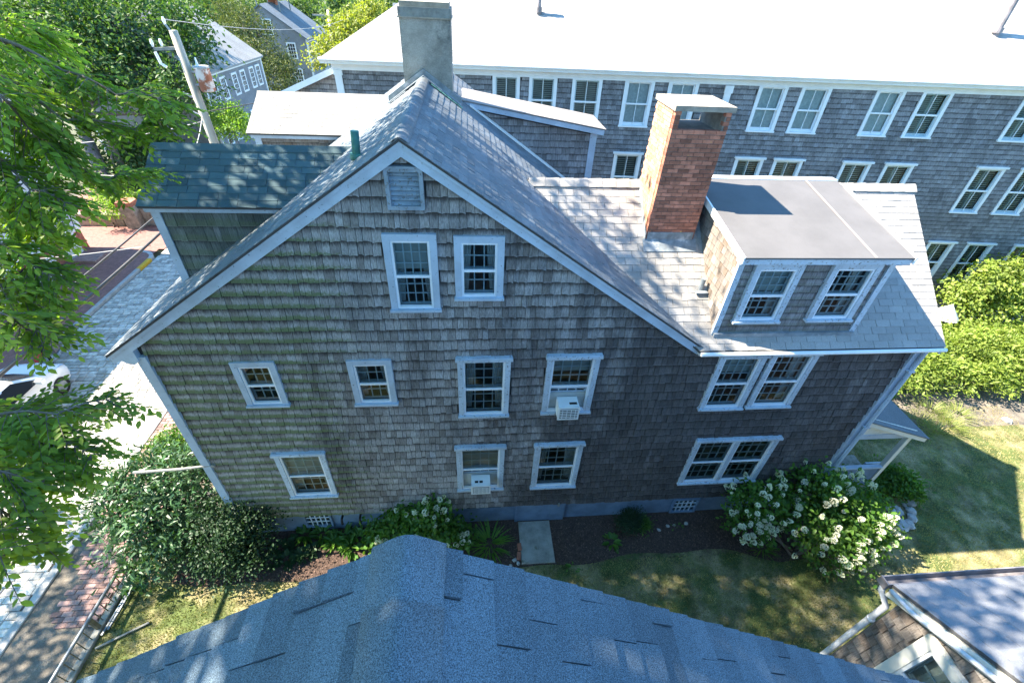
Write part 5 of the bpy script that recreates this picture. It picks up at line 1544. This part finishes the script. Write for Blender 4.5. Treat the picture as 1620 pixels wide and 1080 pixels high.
mb = MB(); mb.bevbox(-0.16, 0.16, -0.18, 0.28, 0.3, 0.7, 0.05); obj('engine', mb, MT['gutter'], mc)
mb = MB(); mb.bevbox(-0.1, 0.1, -0.98, -0.5, 0.62, 0.74, 0.04); obj('rear_fender', mb, MT['red'], mc)
mb = MB(); mb.bevbox(-0.1, 0.1, 0.45, 0.95, 0.62, 0.68, 0.02); obj('front_fender', mb, MT['red'], mc)
mb = MB(); mb.tube([(-0.42, 0.32, 1.02), (-0.2, 0.45, 1.05), (0, 0.48, 1.0), (0.2, 0.45, 1.05), (0.42, 0.32, 1.02)], 0.02, 6); obj('handlebar', mb, MT['rail'], mc)
for sg in (-1, 1):
    mb = MB(); mb.tube([(sg*0.1, 0.45, 0.98), (sg*0.1, 0.65, 0.31)], 0.025, 6); obj('fork', mb, MT['rail'], mc)
mb = MB(); mb.tube([(0, 0.52, 0.9), (0, 0.64, 0.9)], [0.07, 0.1], 10); obj('headlight', mb, MT['lamp'], mc)
mb = MB(); mb.box(-0.1, 0.1, -1.0, -0.985, 0.45, 0.6); obj('number_plate', mb, MT['white'], mc)
mb = MB(); mb.tube([(0.2, 0.1, 0.32), (0.22, -0.4, 0.3), (0.22, -0.85, 0.42)], 0.04, 8); obj('exhaust', mb, MT['rail'], mc)

# ------------------------------------------------------------------ small things on the ground
rl = thing('pavement_railing', 'low galvanised pipe railing with thin pickets along the lawn edge', 'railing', (-8.25, -3, 0))
mb = MB(); mb.tube([(-8.24, -0.85, 0.46), (-8.26, -3, 0.50), (-8.3, -7, 0.52)], 0.035, 10); obj('top_rail', mb, MT['rail'], rl, smooth=True)
mb = MB(); mb.bevbox(-8.32, -8.18, -7, -0.85, -0.05, 0.07, 0.01); obj('sill_timber', mb, MT['concrete'], rl)
um = MB(); um.tube([(0, 0, 0.06), (0, 0, 0.48)], 0.011, 6); um = um.mesh('picket'); um.materials.append(MT['picket'])
y = -0.95
k = 0
while y > -7:
    link('picket', um, rl, Matrix.Translation((-8.25, y, 0))); y -= 0.19
for y in (-0.87, -2.05, -3.9, -5.8):
    mb = MB(); mb.box(-8.29, -8.21, y-0.04, y+0.04, -0.1, 0.46); obj('post', mb, MT['picket'], rl)
for i, (a, b) in enumerate((((-8.06, -1.15, 0.03), (-8.12, -2.2, 0.03)), ((-8.0, -1.2, 0.05), (-8.04, -2.1, 0.05)))):
    mb = MB(); mb.bar(a, b, 0.035, 0.03); tag(obj('metal_strip', mb, MT['rail']), 'thin grey metal strip lying along the foot of the railing', 'metal strip', 'strips by the railing')
mb = MB(); mb.bar((-8.1, -2.45, 0.03), (-7.25, -2.0, 0.03), 0.04, 0.03); tag(obj('wooden_stake', mb, MT['plank']), 'thin pale wooden stake lying on the grass near the railing', 'stake')
cs = MB(); cs.bevbox(1.2, 2.06, -1.2, -0.05, -0.05, 0.055, 0.015); tag(obj('concrete_slab', cs, MT['concrete']), 'worn grey concrete slab set before the blue bulkhead door', 'slab')
mh = thing('manhole_cover', 'round iron cover set in the cobbled road near the kerb', 'manhole cover', (-10.75, 0.1, 0))
mb = MB(); mb.tube([(-10.75, 0.1, -0.05), (-10.75, 0.1, 0.012)], 0.33, 24); obj('ring', mb, MT['granite'], mh)
mb = MB(); mb.tube([(-10.75, 0.1, 0.0), (-10.75, 0.1, 0.018)], 0.28, 24); obj('lid', mb, MT['gutter'], mh)
for (px, py, c, lab) in ((823, 866, 'brick_obj', 'red brick lying at the slab edge nearer the house'), (822, 880, 'brick_attr', 'worn orange brick at the slab corner by the grass')):
    g = ground_at(px, py); mb = MB(); mb.bevbox(-0.05, 0.05, -0.1, 0.1, 0, 0.07, 0.008); tag(obj('loose_brick', mb, MT[c], None, TR(g.x-0.02, g.y, 0.0, R.uniform(-0.3, 0.3))), lab, 'brick')
def stone(px, py, r, label, group):
    g = ground_at(px, py); mb = MB(); n = 7
    for j, (zz, k) in enumerate(((0, 0.9), (0.35, 1.0), (0.65, 0.6))):
        for i in range(n):
            t = 2*math.pi*i/n; q = k*r*R.uniform(0.8, 1.15); mb.v.append((q*math.cos(t), q*math.sin(t)*0.8, zz*r))
    for j in range(2):
        for i in range(n): mb.f.append([j*n+i, j*n+(i+1) % n, (j+1)*n+(i+1) % n, (j+1)*n+i]); mb.r.append(.5); mb.uv.append(None)
    mb.f.append([2*n+i for i in range(n)]); mb.r.append(.5); mb.uv.append(None)
    tag(obj('stone', mb, MT['granite'], None, TR(g.x, g.y, 0.0, R.uniform(0, 3)), smooth=False), label, 'stone', group)
for p in ((814, 886, 0.07), (820, 891, 0.06), (829, 876, 0.06), (808, 894, 0.05)): stone(*p, 'small pale stone beside the loose bricks', 'stones by the slab')
for p in ((1042, 838, 0.06), (1056, 832, 0.06), (1066, 831, 0.05), (1085, 828, 0.07)): stone(*p, 'small pale stone on the mulch below the basement window', 'stones on the mulch')
for k in range(26): stone(R.uniform(1408, 1442), R.uniform(790, 838), R.uniform(0.08, 0.17), 'flat grey stone in the patch of stones beside the porch plants', 'stones by the porch')
stone(1592, 666, 0.18, 'pale stone on the bare soil before the hedge', 'stone before the hedge')
um_ = thing('garden_umbrella', 'white pointed garden umbrella showing above the hedge', 'umbrella', (19.3, 7.1, 0))
mb = MB(); n = 10
mb.v = [(19.3, 7.1, 2.2)]+[(19.3+0.5*math.cos(2*math.pi*i/n), 7.1+0.5*math.sin(2*math.pi*i/n), 1.62) for i in range(n)]
for i in range(n): mb.f.append([0, 1+i, 1+(i+1) % n]); mb.r.append(.5); mb.uv.append(None)
obj('canopy', mb, MT['cream'], um_)
mb = MB(); mb.tube([(19.3, 7.1, 0), (19.3, 7.1, 2.22)], 0.02, 8); obj('pole', mb, MT['plank'], um_)

# ------------------------------------------------------------------ near street tree
elm = thing('elm_tree', 'large broadleaf street tree whose long leafy branches reach in over the street', 'tree', (-9.4, -5.2, 0))
mb = MB()
T0 = Vector((-9.4, -5.2, -0.2)); T1 = Vector((-9.3, -4.8, 6.0)); T2 = Vector((-9.2, -4.4, 10.5))
mb.tube([T0, T0.lerp(T1, 0.1), T1, T2], [0.5, 0.40, 0.32, 0.2], 12)
CL = [((-10, -4, 16), (4.2, 4.2, 3.0)), ((-7.6, -7.2, 15.5), (3.8, 3.4, 2.8)), ((-11, 0.6, 15.5), (3.8, 3.2, 2.6)), ((-6.9, -1.6, 15.8), (3.1, 3.3, 2.5)),
      ((-6.3, 1.5, 15.4), (2.6, 2.2, 2.0)), ((-10.5, 3.0, 14.6), (3.2, 1.9, 1.7)), ((-5.2, 2.5, 14.8), (1.6, 1.6, 1.3)), ((-3.2, -4.2, 15.4), (2.3, 2.3, 1.6)), ((-5.2, -5.4, 14.6), (2.0, 1.7, 1.1)), ((-12.5, -8, 16), (4, 3.5, 2.6)), ((-9, -10.5, 15), (4, 3, 2.6))]
for c, r in CL:
    p = limb(mb, T2 if R.random() < 0.6 else T1, c, 0.15, 0.05, 0.08)
    for _ in range(5):
        d = Vector((R.gauss(0, 1), R.gauss(0, 1), R.gauss(0.2, 0.6))).normalized()
        limb(mb, c, Vector(c)+Vector((d.x*r[0], d.y*r[1], d.z*r[2]))*0.9, 0.05, 0.012, 0.1)
SPR = [([(-140, 20), (0, 62), (110, 112), (205, 150), (292, 160)], 5.3, 0.035, 1.0), ([(-140, 90), (0, 120), (110, 190), (235, 205), (300, 190)], 5.6, 0.03, 1.0),
       ([(-140, 150), (0, 190), (90, 255), (190, 285), (250, 270)], 5.8, 0.03, 1.0), ([(-140, 220), (0, 250), (70, 300), (150, 320)], 5.2, 0.026, 1.0),
       ([(-140, 300), (0, 310), (60, 355), (120, 375)], 5.6, 0.025, 1.0), ([(-140, 370), (0, 385), (60, 415), (128, 440)], 5.2, 0.025, 1.0),
       ([(-140, 430), (0, 450), (50, 475), (110, 490)], 5.6, 0.022, 0.9), ([(-140, 480), (0, 495), (60, 520), (118, 535)], 5.0, 0.022, 0.55),
       ([(-140, 650), (0, 655), (100, 655), (205, 630)], 5.0, 0.026, 0.8), ([(-140, 660), (0, 680), (80, 690), (160, 718)], 5.3, 0.024, 1.0),
       ([(-140, 720), (0, 745), (60, 765), (115, 762)], 5.0, 0.022, 0.9), ([(-140, 790), (0, 805), (45, 835), (80, 850)], 5.1, 0.02, 0.8),
       ([(-140, 850), (0, 880), (22, 892)], 4.8, 0.018, 0.6), ([(-140, 60), (0, 30), (50, 45), (82, 62)], 5.6, 0.02, 0.7),
       ([(-140, 700), (0, 715), (70, 725), (95, 745)], 5.6, 0.02, 0.9), ([(-140, 400), (-20, 340), (40, 340), (95, 300)], 5.9, 0.02, 0.9), ([(-140, 60), (0, 150), (60, 215), (110, 240)], 5.0, 0.02, 1.0)]
LP, LD, LN, LS = [], [], [], []
for pts, dep, r0, dens in SPR:
    pts = [((p[0]*0.68 if 200 < pts[0][1] < 560 else p[0]*0.9) if p[0] > 0 else p[0], p[1]) for p in pts]
    B = [pix(p[0], p[1], dep+R.uniform(-0.25, 0.25)+0.25*i) for i, p in enumerate(pts)]
    limb(mb, T1.lerp(T2, R.uniform(0, 1)), B[0], 0.09, r0*1.4, 0.06)
    # resample the branch
    path = []
    for i in range(len(B)-1):
        for k in range(6): path.append(B[i].lerp(B[i+1], k/6)+Vector((0, 0, 0.05*math.sin(math.pi*k/6))))
    path.append(B[-1])
    mb.tube(path, [r0*(1-0.85*i/(len(path)-1)) for i in range(len(path))], 6)
    for i in range(3, len(path)):
        d = (path[min(i+1, len(path)-1)]-path[i-1]).normalized()
        for sgn in (-1, 1):
            for rep in range(3):
                if R.random() > dens*0.92: continue
                side = d.cross(Vector((0, 0, 1))).normalized()*sgn
                tl = R.uniform(0.35, 0.8)*(1.1-0.5*i/len(path))
                td = (d*R.uniform(0.3, 1.0)+side*R.uniform(0.5, 1.1)+Vector((0, 0, R.uniform(-0.75, 0.25)))).normalized()
                a = path[i]; tw = [a+td*tl*q+Vector((0, 0, -0.16*tl*q*q)) for q in (0, 0.33, 0.66, 1.0)]
                mb.tube(tw, [0.006, 0.005, 0.004, 0.002], 4, cap=False)
                q = 0.12; s2 = 1
                tn = td.cross(Vector((0, 0, 1))).normalized()
                while q < 1.0:
                    p = a+td*tl*q+Vector((0, 0, -0.16*tl*q*q))
                    ld = (td*0.75+tn*s2*0.8+Vector((R.uniform(-.2, .2), R.uniform(-.2, .2), R.uniform(-0.45, 0.05)))).normalized()
                    LP.append(p); LD.append(ld); LN.append((R.gauss(0, 0.28), R.gauss(0, 0.28), 1)); LS.append(R.uniform(0.075, 0.135))
                    s2 = -s2; q += 0.045/tl*R.uniform(0.8, 1.2)
obj('trunk', mb, MT['bark'], elm, smooth=True)
link('low_foliage', leaf_mesh('low_foliage', LP, LD, LN, LS, 0.52, 'oval', 0.12), elm, None, MT['l_elm'])
leafy(elm, 'crown', CL, 1500, 36, 0.38, 0.20, MT['l_elm'], 0.55, inner=0.28, low=-0.9)

# unseen trees added behind the viewpoint to block low sky light
for (x, y, h, lab) in ((-14, -25, 11, 'unseen tree added to block sky light behind the near house, street side'), (-3, -29, 12, 'unseen tree added to block sky light straight behind the near house'), (9, -26, 11, 'unseen tree added to block sky light behind the shingled wing'), (21, -21, 11, 'unseen tree added to block sky light past the shingled wing'), (31, -9, 10, 'unseen tree added to block sky light at the far lawn end')):
    tree('garden_tree', lab, (x, y, 0), (x, y, h*0.6), [((x, y, h), (5, 4, 4.5)), ((x-4, y+1, h*0.65), (3.5, 3, 3.5)), ((x+4, y, h*0.65), (3.5, 3, 3.5)), ((x, y+2, h*0.4), (4, 2.5, 3))], 260, 16, 0.8, 0.75, MT['l_far'], 0.35)

# ------------------------------------------------------------------ trees across the street and beyond
def lob(lst):
    return [(tuple(pix(a, b, d)), (r, r*0.9, r*0.8)) for (a, b, d, r) in lst]
tree('street_tree', 'street tree on the far pavement across from the railing', (-18.2, 0.2, 0), (-18.4, 0.0, 6.5), [((-18.6, 0.2, 8.6), (2.6, 2.2, 2.0)), ((-17.2, -1.8, 8.2), (2.2, 2.0, 1.8)), ((-19.6, -3.0, 9.0), (2.4, 2.2, 1.9))], 230, 30, 0.36, 0.2, MT['l_elm'], 0.24)
g = ground_at(185, 330)
tree('street_tree', 'big dense dark green tree behind the stone wall across the street', (g.x, g.y, 0), tuple(pix(95, 130, 28)), lob([(60, 50, 28, 3.0), (150, 55, 29, 3.0), (235, 55, 30, 2.9), (110, 120, 27, 2.8), (215, 120, 29, 2.7), (285, 135, 29, 1.8), (20, 130, 26, 2.6), (30, 20, 30, 3), (290, 40, 32, 2.2), (180, 0, 33, 3.2), (90, -20, 31, 3), (265, 180, 28, 1.5), (300, 90, 31, 1.6)]),
     900, 30, 0.55, 0.30, MT['l_dark'], 0.42)
g = ground_at(215, 300)
tree('broadleaf_tree', 'ivy-clad leafy tree behind the brick-topped pillar', (g.x, g.y, 0), (g.x, g.y, 4), lob([(205, 250, 29, 1.7), (190, 290, 28, 1.4), (235, 290, 30, 1.6), (240, 240, 31, 1.8)]), 260, 26, 0.4, 0.24, MT['l_dark'], 0.2)
tree('conifer', 'feathery olive-green conifer between the far houses', tuple(ground_at(425, 165).xy)+(0,), tuple(pix(385, 20, 45)), lob([(372, 30, 46, 2.2), (395, 50, 45, 2.4), (410, 85, 44, 2.5), (425, 120, 43, 2.4), (375, 62, 45, 1.8), (440, 105, 44, 1.8), (435, 145, 43, 2)]), 420, 26, 0.5, 0.34, MT['l_con'], 0.25, width=0.25)
tree('broadleaf_tree', 'bright yellow-green tree at the corner of the long building', tuple(ground_at(545, 150).xy)+(0,), tuple(pix(540, 90, 44)), lob([(530, 75, 45, 1.9), (560, 50, 46, 2.1), (585, 30, 48, 2.2), (515, 95, 44, 1.5), (555, 85, 44, 1.6), (600, 60, 47, 1.6)]), 300, 26, 0.5, 0.36, MT['l_yel'], 0.2)
BT = [(345, 12, 80, 5), (440, -12, 95, 5.5), (500, 12, 88, 5), (560, 8, 84, 4.5), (610, 2, 90, 5), (300, 5, 75, 5), (470, 25, 80, 3.5), (640, -15, 100, 6), (380, -8, 105, 6), (545, 22, 70, 3), (590, -12, 110, 6)]
for i, (a, b, d, r) in enumerate(BT):
    c = pix(a, b, d)
    tree('background_tree', 'hazy mid-green tree in the tree line beyond the far houses', (c.x, c.y, 0), tuple(c), [(tuple(c), (r, r, r*0.75)), ((c.x-r*0.7, c.y, c.z-r*0.5), (r*0.7, r*0.7, r*0.6)), ((c.x+r*0.7, c.y, c.z-r*0.4), (r*0.7, r*0.7, r*0.6))], 150, 22, r*0.16, 0.55, MT['l_far'], 0.3, group='trees beyond the far houses')
def shrub(name, label, lobes, nclump, per, spread, leaf, mat, width=0.5, tpl='diamond', base=None, group=None, cat='shrub', cut=None, stems=5, inner=0.35, zmin=0.02, low=-0.3):
    c = Vector(lobes[0][0]); b = base or (c.x, c.y, 0)
    t = thing(name, label, cat, b, group)
    if stems:
        mb = MB()
        for _ in range(stems):
            q = R.choice(lobes); limb(mb, Vector(b)+Vector((R.uniform(-.15, .15), R.uniform(-.15, .15), -0.05)), Vector(q[0])+Vector((0, 0, 0.2*q[1][2])), 0.035, 0.01, 0.12)
        obj('stem', mb, MT['bark'], t, smooth=True)
    leafy(t, 'foliage', lobes, nclump, per, spread, leaf, mat, width, tpl, inner=inner, zmin=zmin, xcut=cut, low=low)
    return t
def gl(lst): return [(tuple(ground_at(a, b, z)), (r, r*0.95, r*0.85)) for (a, b, z, r) in lst]
nowall = lambda P: ~((P[:, 0] > -6.0) & (P[:, 1] > -0.08))
nowall2 = lambda P: ~((P[:, 0] < 9.45) & (P[:, 1] > -0.08))
shrub('globe_shrub', 'sunlit rounded bright green shrub behind the dormer by the utility pole', lob([(362, 195, 30, 1.5), (352, 185, 30.5, 1.2), (370, 210, 29.5, 1.2)]), 220, 24, 0.28, 0.16, MT['l_bright'])
shrub('ivy_bank', 'glossy ivy growing over the stone wall under the big tree', lob([(175, 335, 24.5, 0.8), (195, 320, 25, 0.8), (165, 315, 25.5, 0.7)]), 90, 22, 0.2, 0.14, MT['l_bright'], stems=2)
shrub('rhododendron', 'broad rhododendron with long dark leaves at the house corner by the pavement', gl([(235, 775, 1.3, 1.15), (195, 790, 1.0, 0.85), (295, 755, 1.5, 0.95), (265, 825, 1.0, 1.0), (215, 850, 0.7, 0.7), (225, 895, 0.45, 0.5), (330, 745, 1.2, 0.7)]),
      430, 24, 0.22, 0.15, MT['l_rho'], 0.28, 'long', base=(-7.3, 0.3, 0), cut=nowall, stems=8)
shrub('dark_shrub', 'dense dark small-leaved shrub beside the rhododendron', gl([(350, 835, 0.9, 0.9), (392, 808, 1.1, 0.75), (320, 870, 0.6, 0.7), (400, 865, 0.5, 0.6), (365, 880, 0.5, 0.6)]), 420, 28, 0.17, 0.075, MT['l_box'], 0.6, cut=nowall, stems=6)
shrub('small_shrub', 'sunlit light green shrub against the street side of the house', gl([(285, 700, 0.7, 0.6), (265, 715, 0.5, 0.5)]), 130, 22, 0.15, 0.10, MT['l_hyd'], cut=lambda P: P[:, 0] < -5.95)
def hydrangea(label, lobes, ncl, base, nfl, fs, cut):
    t = shrub('hydrangea', label, lobes, ncl, 22, 0.16, 0.115, MT['l_hyd'], 0.6, 'oval', base=base, cut=cut, stems=7)
    ms = []
    for v in range(3):
        n = 90
        h = NR.random(n)**0.8
        ang = NR.uniform(0, 6.283, n)
        rad = 0.55*(1-h)**0.6+0.08
        p = np.stack([rad*np.cos(ang), rad*np.sin(ang), h*1.35], 1)
        m = leaf_mesh('flower_head', p, np.stack([np.cos(ang), np.sin(ang), NR.uniform(-0.2, 0.8, n)], 1), NR.normal(size=(n, 3))*0.4+np.array([0, 0, 1]), NR.uniform(0.28, 0.38, n), 0.95, 'diamond', 0.0)
        m.materials.append(MT['flower']); ms.append(m)
    k = 0; tries = 0
    while k < nfl and tries < 6000:
        tries += 1
        c, r = R.choice(lobes)
        d = Vector((R.gauss(0, 1), R.gauss(-0.3, 1), R.gauss(0.45, 0.7))).normalized()
        p = Vector((c[0]+d.x*r[0]*1.02, c[1]+d.y*r[1]*1.02, c[2]+d.z*r[2]*1.02))
        if p.z < 0.25 or not cut(np.array([p]))[0]: continue
        if any(((p-Vector(q[0])).x/q[1][0])**2+((p-Vector(q[0])).y/q[1][1])**2+((p-Vector(q[0])).z/q[1][2])**2 < 0.85 for q in lobes): continue
        if d.dot((CAM-p).normalized()) < 0.1: continue
        s = fs*R.uniform(0.6, 1.1)
        q = (d*0.7+Vector((0, 0, 0.5))).normalized().to_track_quat('Z', 'Y')
        link('flower_head', R.choice(ms), t, Matrix.Translation(p) @ q.to_matrix().to_4x4() @ Matrix.Rotation(R.uniform(0, 6), 4, 'Z') @ Matrix.Diagonal((s, s, s*1.2, 1)))
        k += 1
hydrangea('big spreading hydrangea laden with white flower heads by the porch', gl([(1205, 790, 1.2, 0.85), (1275, 770, 1.5, 0.95), (1340, 800, 1.2, 0.95), (1300, 845, 0.9, 0.9), (1372, 835, 0.8, 0.6), (1185, 825, 0.9, 0.5), (1345, 872, 0.6, 0.5)]), 420, (8.5, -1.3, 0), 150, 0.10, nowall2)
hydrangea('smaller hydrangea with a few white blooms under the ground floor windows', gl([(620, 830, 0.55, 0.42), (685, 808, 0.9, 0.5), (655, 845, 0.5, 0.5), (705, 842, 0.5, 0.4), (640, 812, 0.8, 0.4), (690, 782, 1.25, 0.32), (600, 855, 0.3, 0.3), (730, 850, 0.3, 0.28)]), 250, (-1.3, -0.5, 0), 36, 0.10, lambda P: P[:, 1] < -0.06)
shrub('dwarf_yew', 'small feathery dark yew on the mulch', gl([(994, 825, 0.32, 0.30), (1003, 818, 0.4, 0.24)]), 110, 26, 0.08, 0.07, MT['l_box'], 0.3, stems=3, cut=lambda P: P[:, 1] < -0.04)
shrub('dwarf_juniper', 'low spiky light green juniper beside the yew', gl([(1018, 828, 0.15, 0.2)]), 40, 22, 0.07, 0.07, MT['l_hyd'], 0.3, stems=2, cut=lambda P: P[:, 1] < -0.04)
def rosette(name, label, px, py, n, leaf, width, mat, upz=0.6, group=None, tpl='oval', rad=0.05):
    g = ground_at(px, py)
    t = thing(name, label, 'plant', (g.x, g.y, 0), group)
    a = NR.uniform(0, 6.283, n); k = NR.uniform(0.2, 1, n)
    P = np.stack([g.x+np.cos(a)*rad*k*3, g.y+np.sin(a)*rad*k*3, 0.02+0.18*(1-k)*leaf*4], 1)
    D = np.stack([np.cos(a), np.sin(a), upz*(1.3-k)], 1)
    Nn = np.stack([-np.cos(a)*0.4, -np.sin(a)*0.4, np.ones(n)], 1)
    link('foliage', leaf_mesh('foliage', P, D, Nn, leaf*NR.uniform(0.7, 1.2, n), width, tpl, 0.25), t, None, mat)
    return t
rosette('hosta', 'bright green hosta alone on the open mulch', 966, 858, 26, 0.17, 0.55, MT['l_hyd'])
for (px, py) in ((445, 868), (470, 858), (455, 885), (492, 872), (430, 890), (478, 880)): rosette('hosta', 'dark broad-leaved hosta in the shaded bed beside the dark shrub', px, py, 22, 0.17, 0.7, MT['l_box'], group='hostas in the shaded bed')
for (px, py) in ((485, 850), (512, 848), (548, 852), (570, 856), (530, 862), (556, 868)): rosette('fern', 'leafy green fern below the left basement window', px, py, 34, 0.28, 0.3, MT['l_hyd'], 0.9, group='ferns by the basement window')
rosette('daylily', 'strappy green daylily clump beside the concrete slab', 775, 862, 120, 0.42, 0.07, MT['l_hyd'], 1.3, tpl='long', rad=0.1)
rosette('daylily', 'small strappy clump at the foot of the big hydrangea', 1205, 868, 50, 0.3, 0.07, MT['l_hyd'], 1.2, tpl='long', rad=0.06)
rosette('weed', 'small leafy weed at the grass edge near the slab', 905, 897, 9, 0.10, 0.5, MT['l_hyd'])
rosette('weed', 'tiny weed on the mulch below the right basement window', 1072, 834, 9, 0.08, 0.5, MT['l_hyd'])
for (px, py) in ((1468, 655), (1488, 668), (1510, 660), (1498, 680), (1475, 690), (1450, 675)): rosette('ornamental_grass', 'tall yellowing grass clump at the foot of the hedge', px, py, 150, 0.42, 0.035, MT['l_tall'], 1.2, tpl='long', rad=0.14, group='grass clumps by the hedge')
shrub('perennial_clump', 'low bright green perennials beside the porch step', gl([(1415, 758, 0.3, 0.5), (1432, 770, 0.25, 0.4), (1400, 770, 0.25, 0.35)]), 130, 22, 0.12, 0.12, MT['l_hyd'], 0.5, 'oval', stems=3)
# ------------------------------------------------------------------ hedge and trees on the right
HL = []
for i in range(10):
    x = 14.2+i*0.95; HL.append(((x, 5.9-0.05*i+0.2*math.sin(i*2), 0.95), (1.1, 1.7, 1.0)))
for i in range(6):
    x = 15.0+i*1.5; HL.append(((x, 4.6-0.05*i, 0.6), (0.9, 0.8, 0.7)))
h_ = shrub('hedge', 'long sunlit light green hedge along the lawn', HL, 900, 30, 0.20, 0.15, MT['l_hedge'], 0.4, 'oval', base=(18.5, 5.5, 0), stems=14, cat='hedge', low=-0.1)
shrub('shrub', 'loose green shrub between the porch and the hedge', [((13.4, 4.4, 0.6), (0.8, 0.9, 0.7)), ((14.2, 3.7, 0.4), (0.6, 0.6, 0.5))], 170, 24, 0.18, 0.13, MT['l_hyd'])
tree('garden_tree', 'sunlit leafy young tree against the long building', (22.0, 7.8, 0), (22.0, 7.8, 2.6), [((21.6, 7.8, 2.9), (1.2, 0.9, 1.0)), ((20.6, 7.9, 2.0), (1.0, 0.8, 0.8)), ((23.0, 7.6, 3.2), (1.4, 0.9, 1.1)), ((22.2, 7.5, 1.8), (1.7, 0.9, 1.0))], 360, 26, 0.25, 0.17, MT['l_hedge'], 0.10)
bs = struct('soil_strip', sheet(14.0, 26, 2.7, 4.4, -0.006), MT['soil'])

for o in list(bpy.data.objects):
    if 'abs' in o: del o['abs']
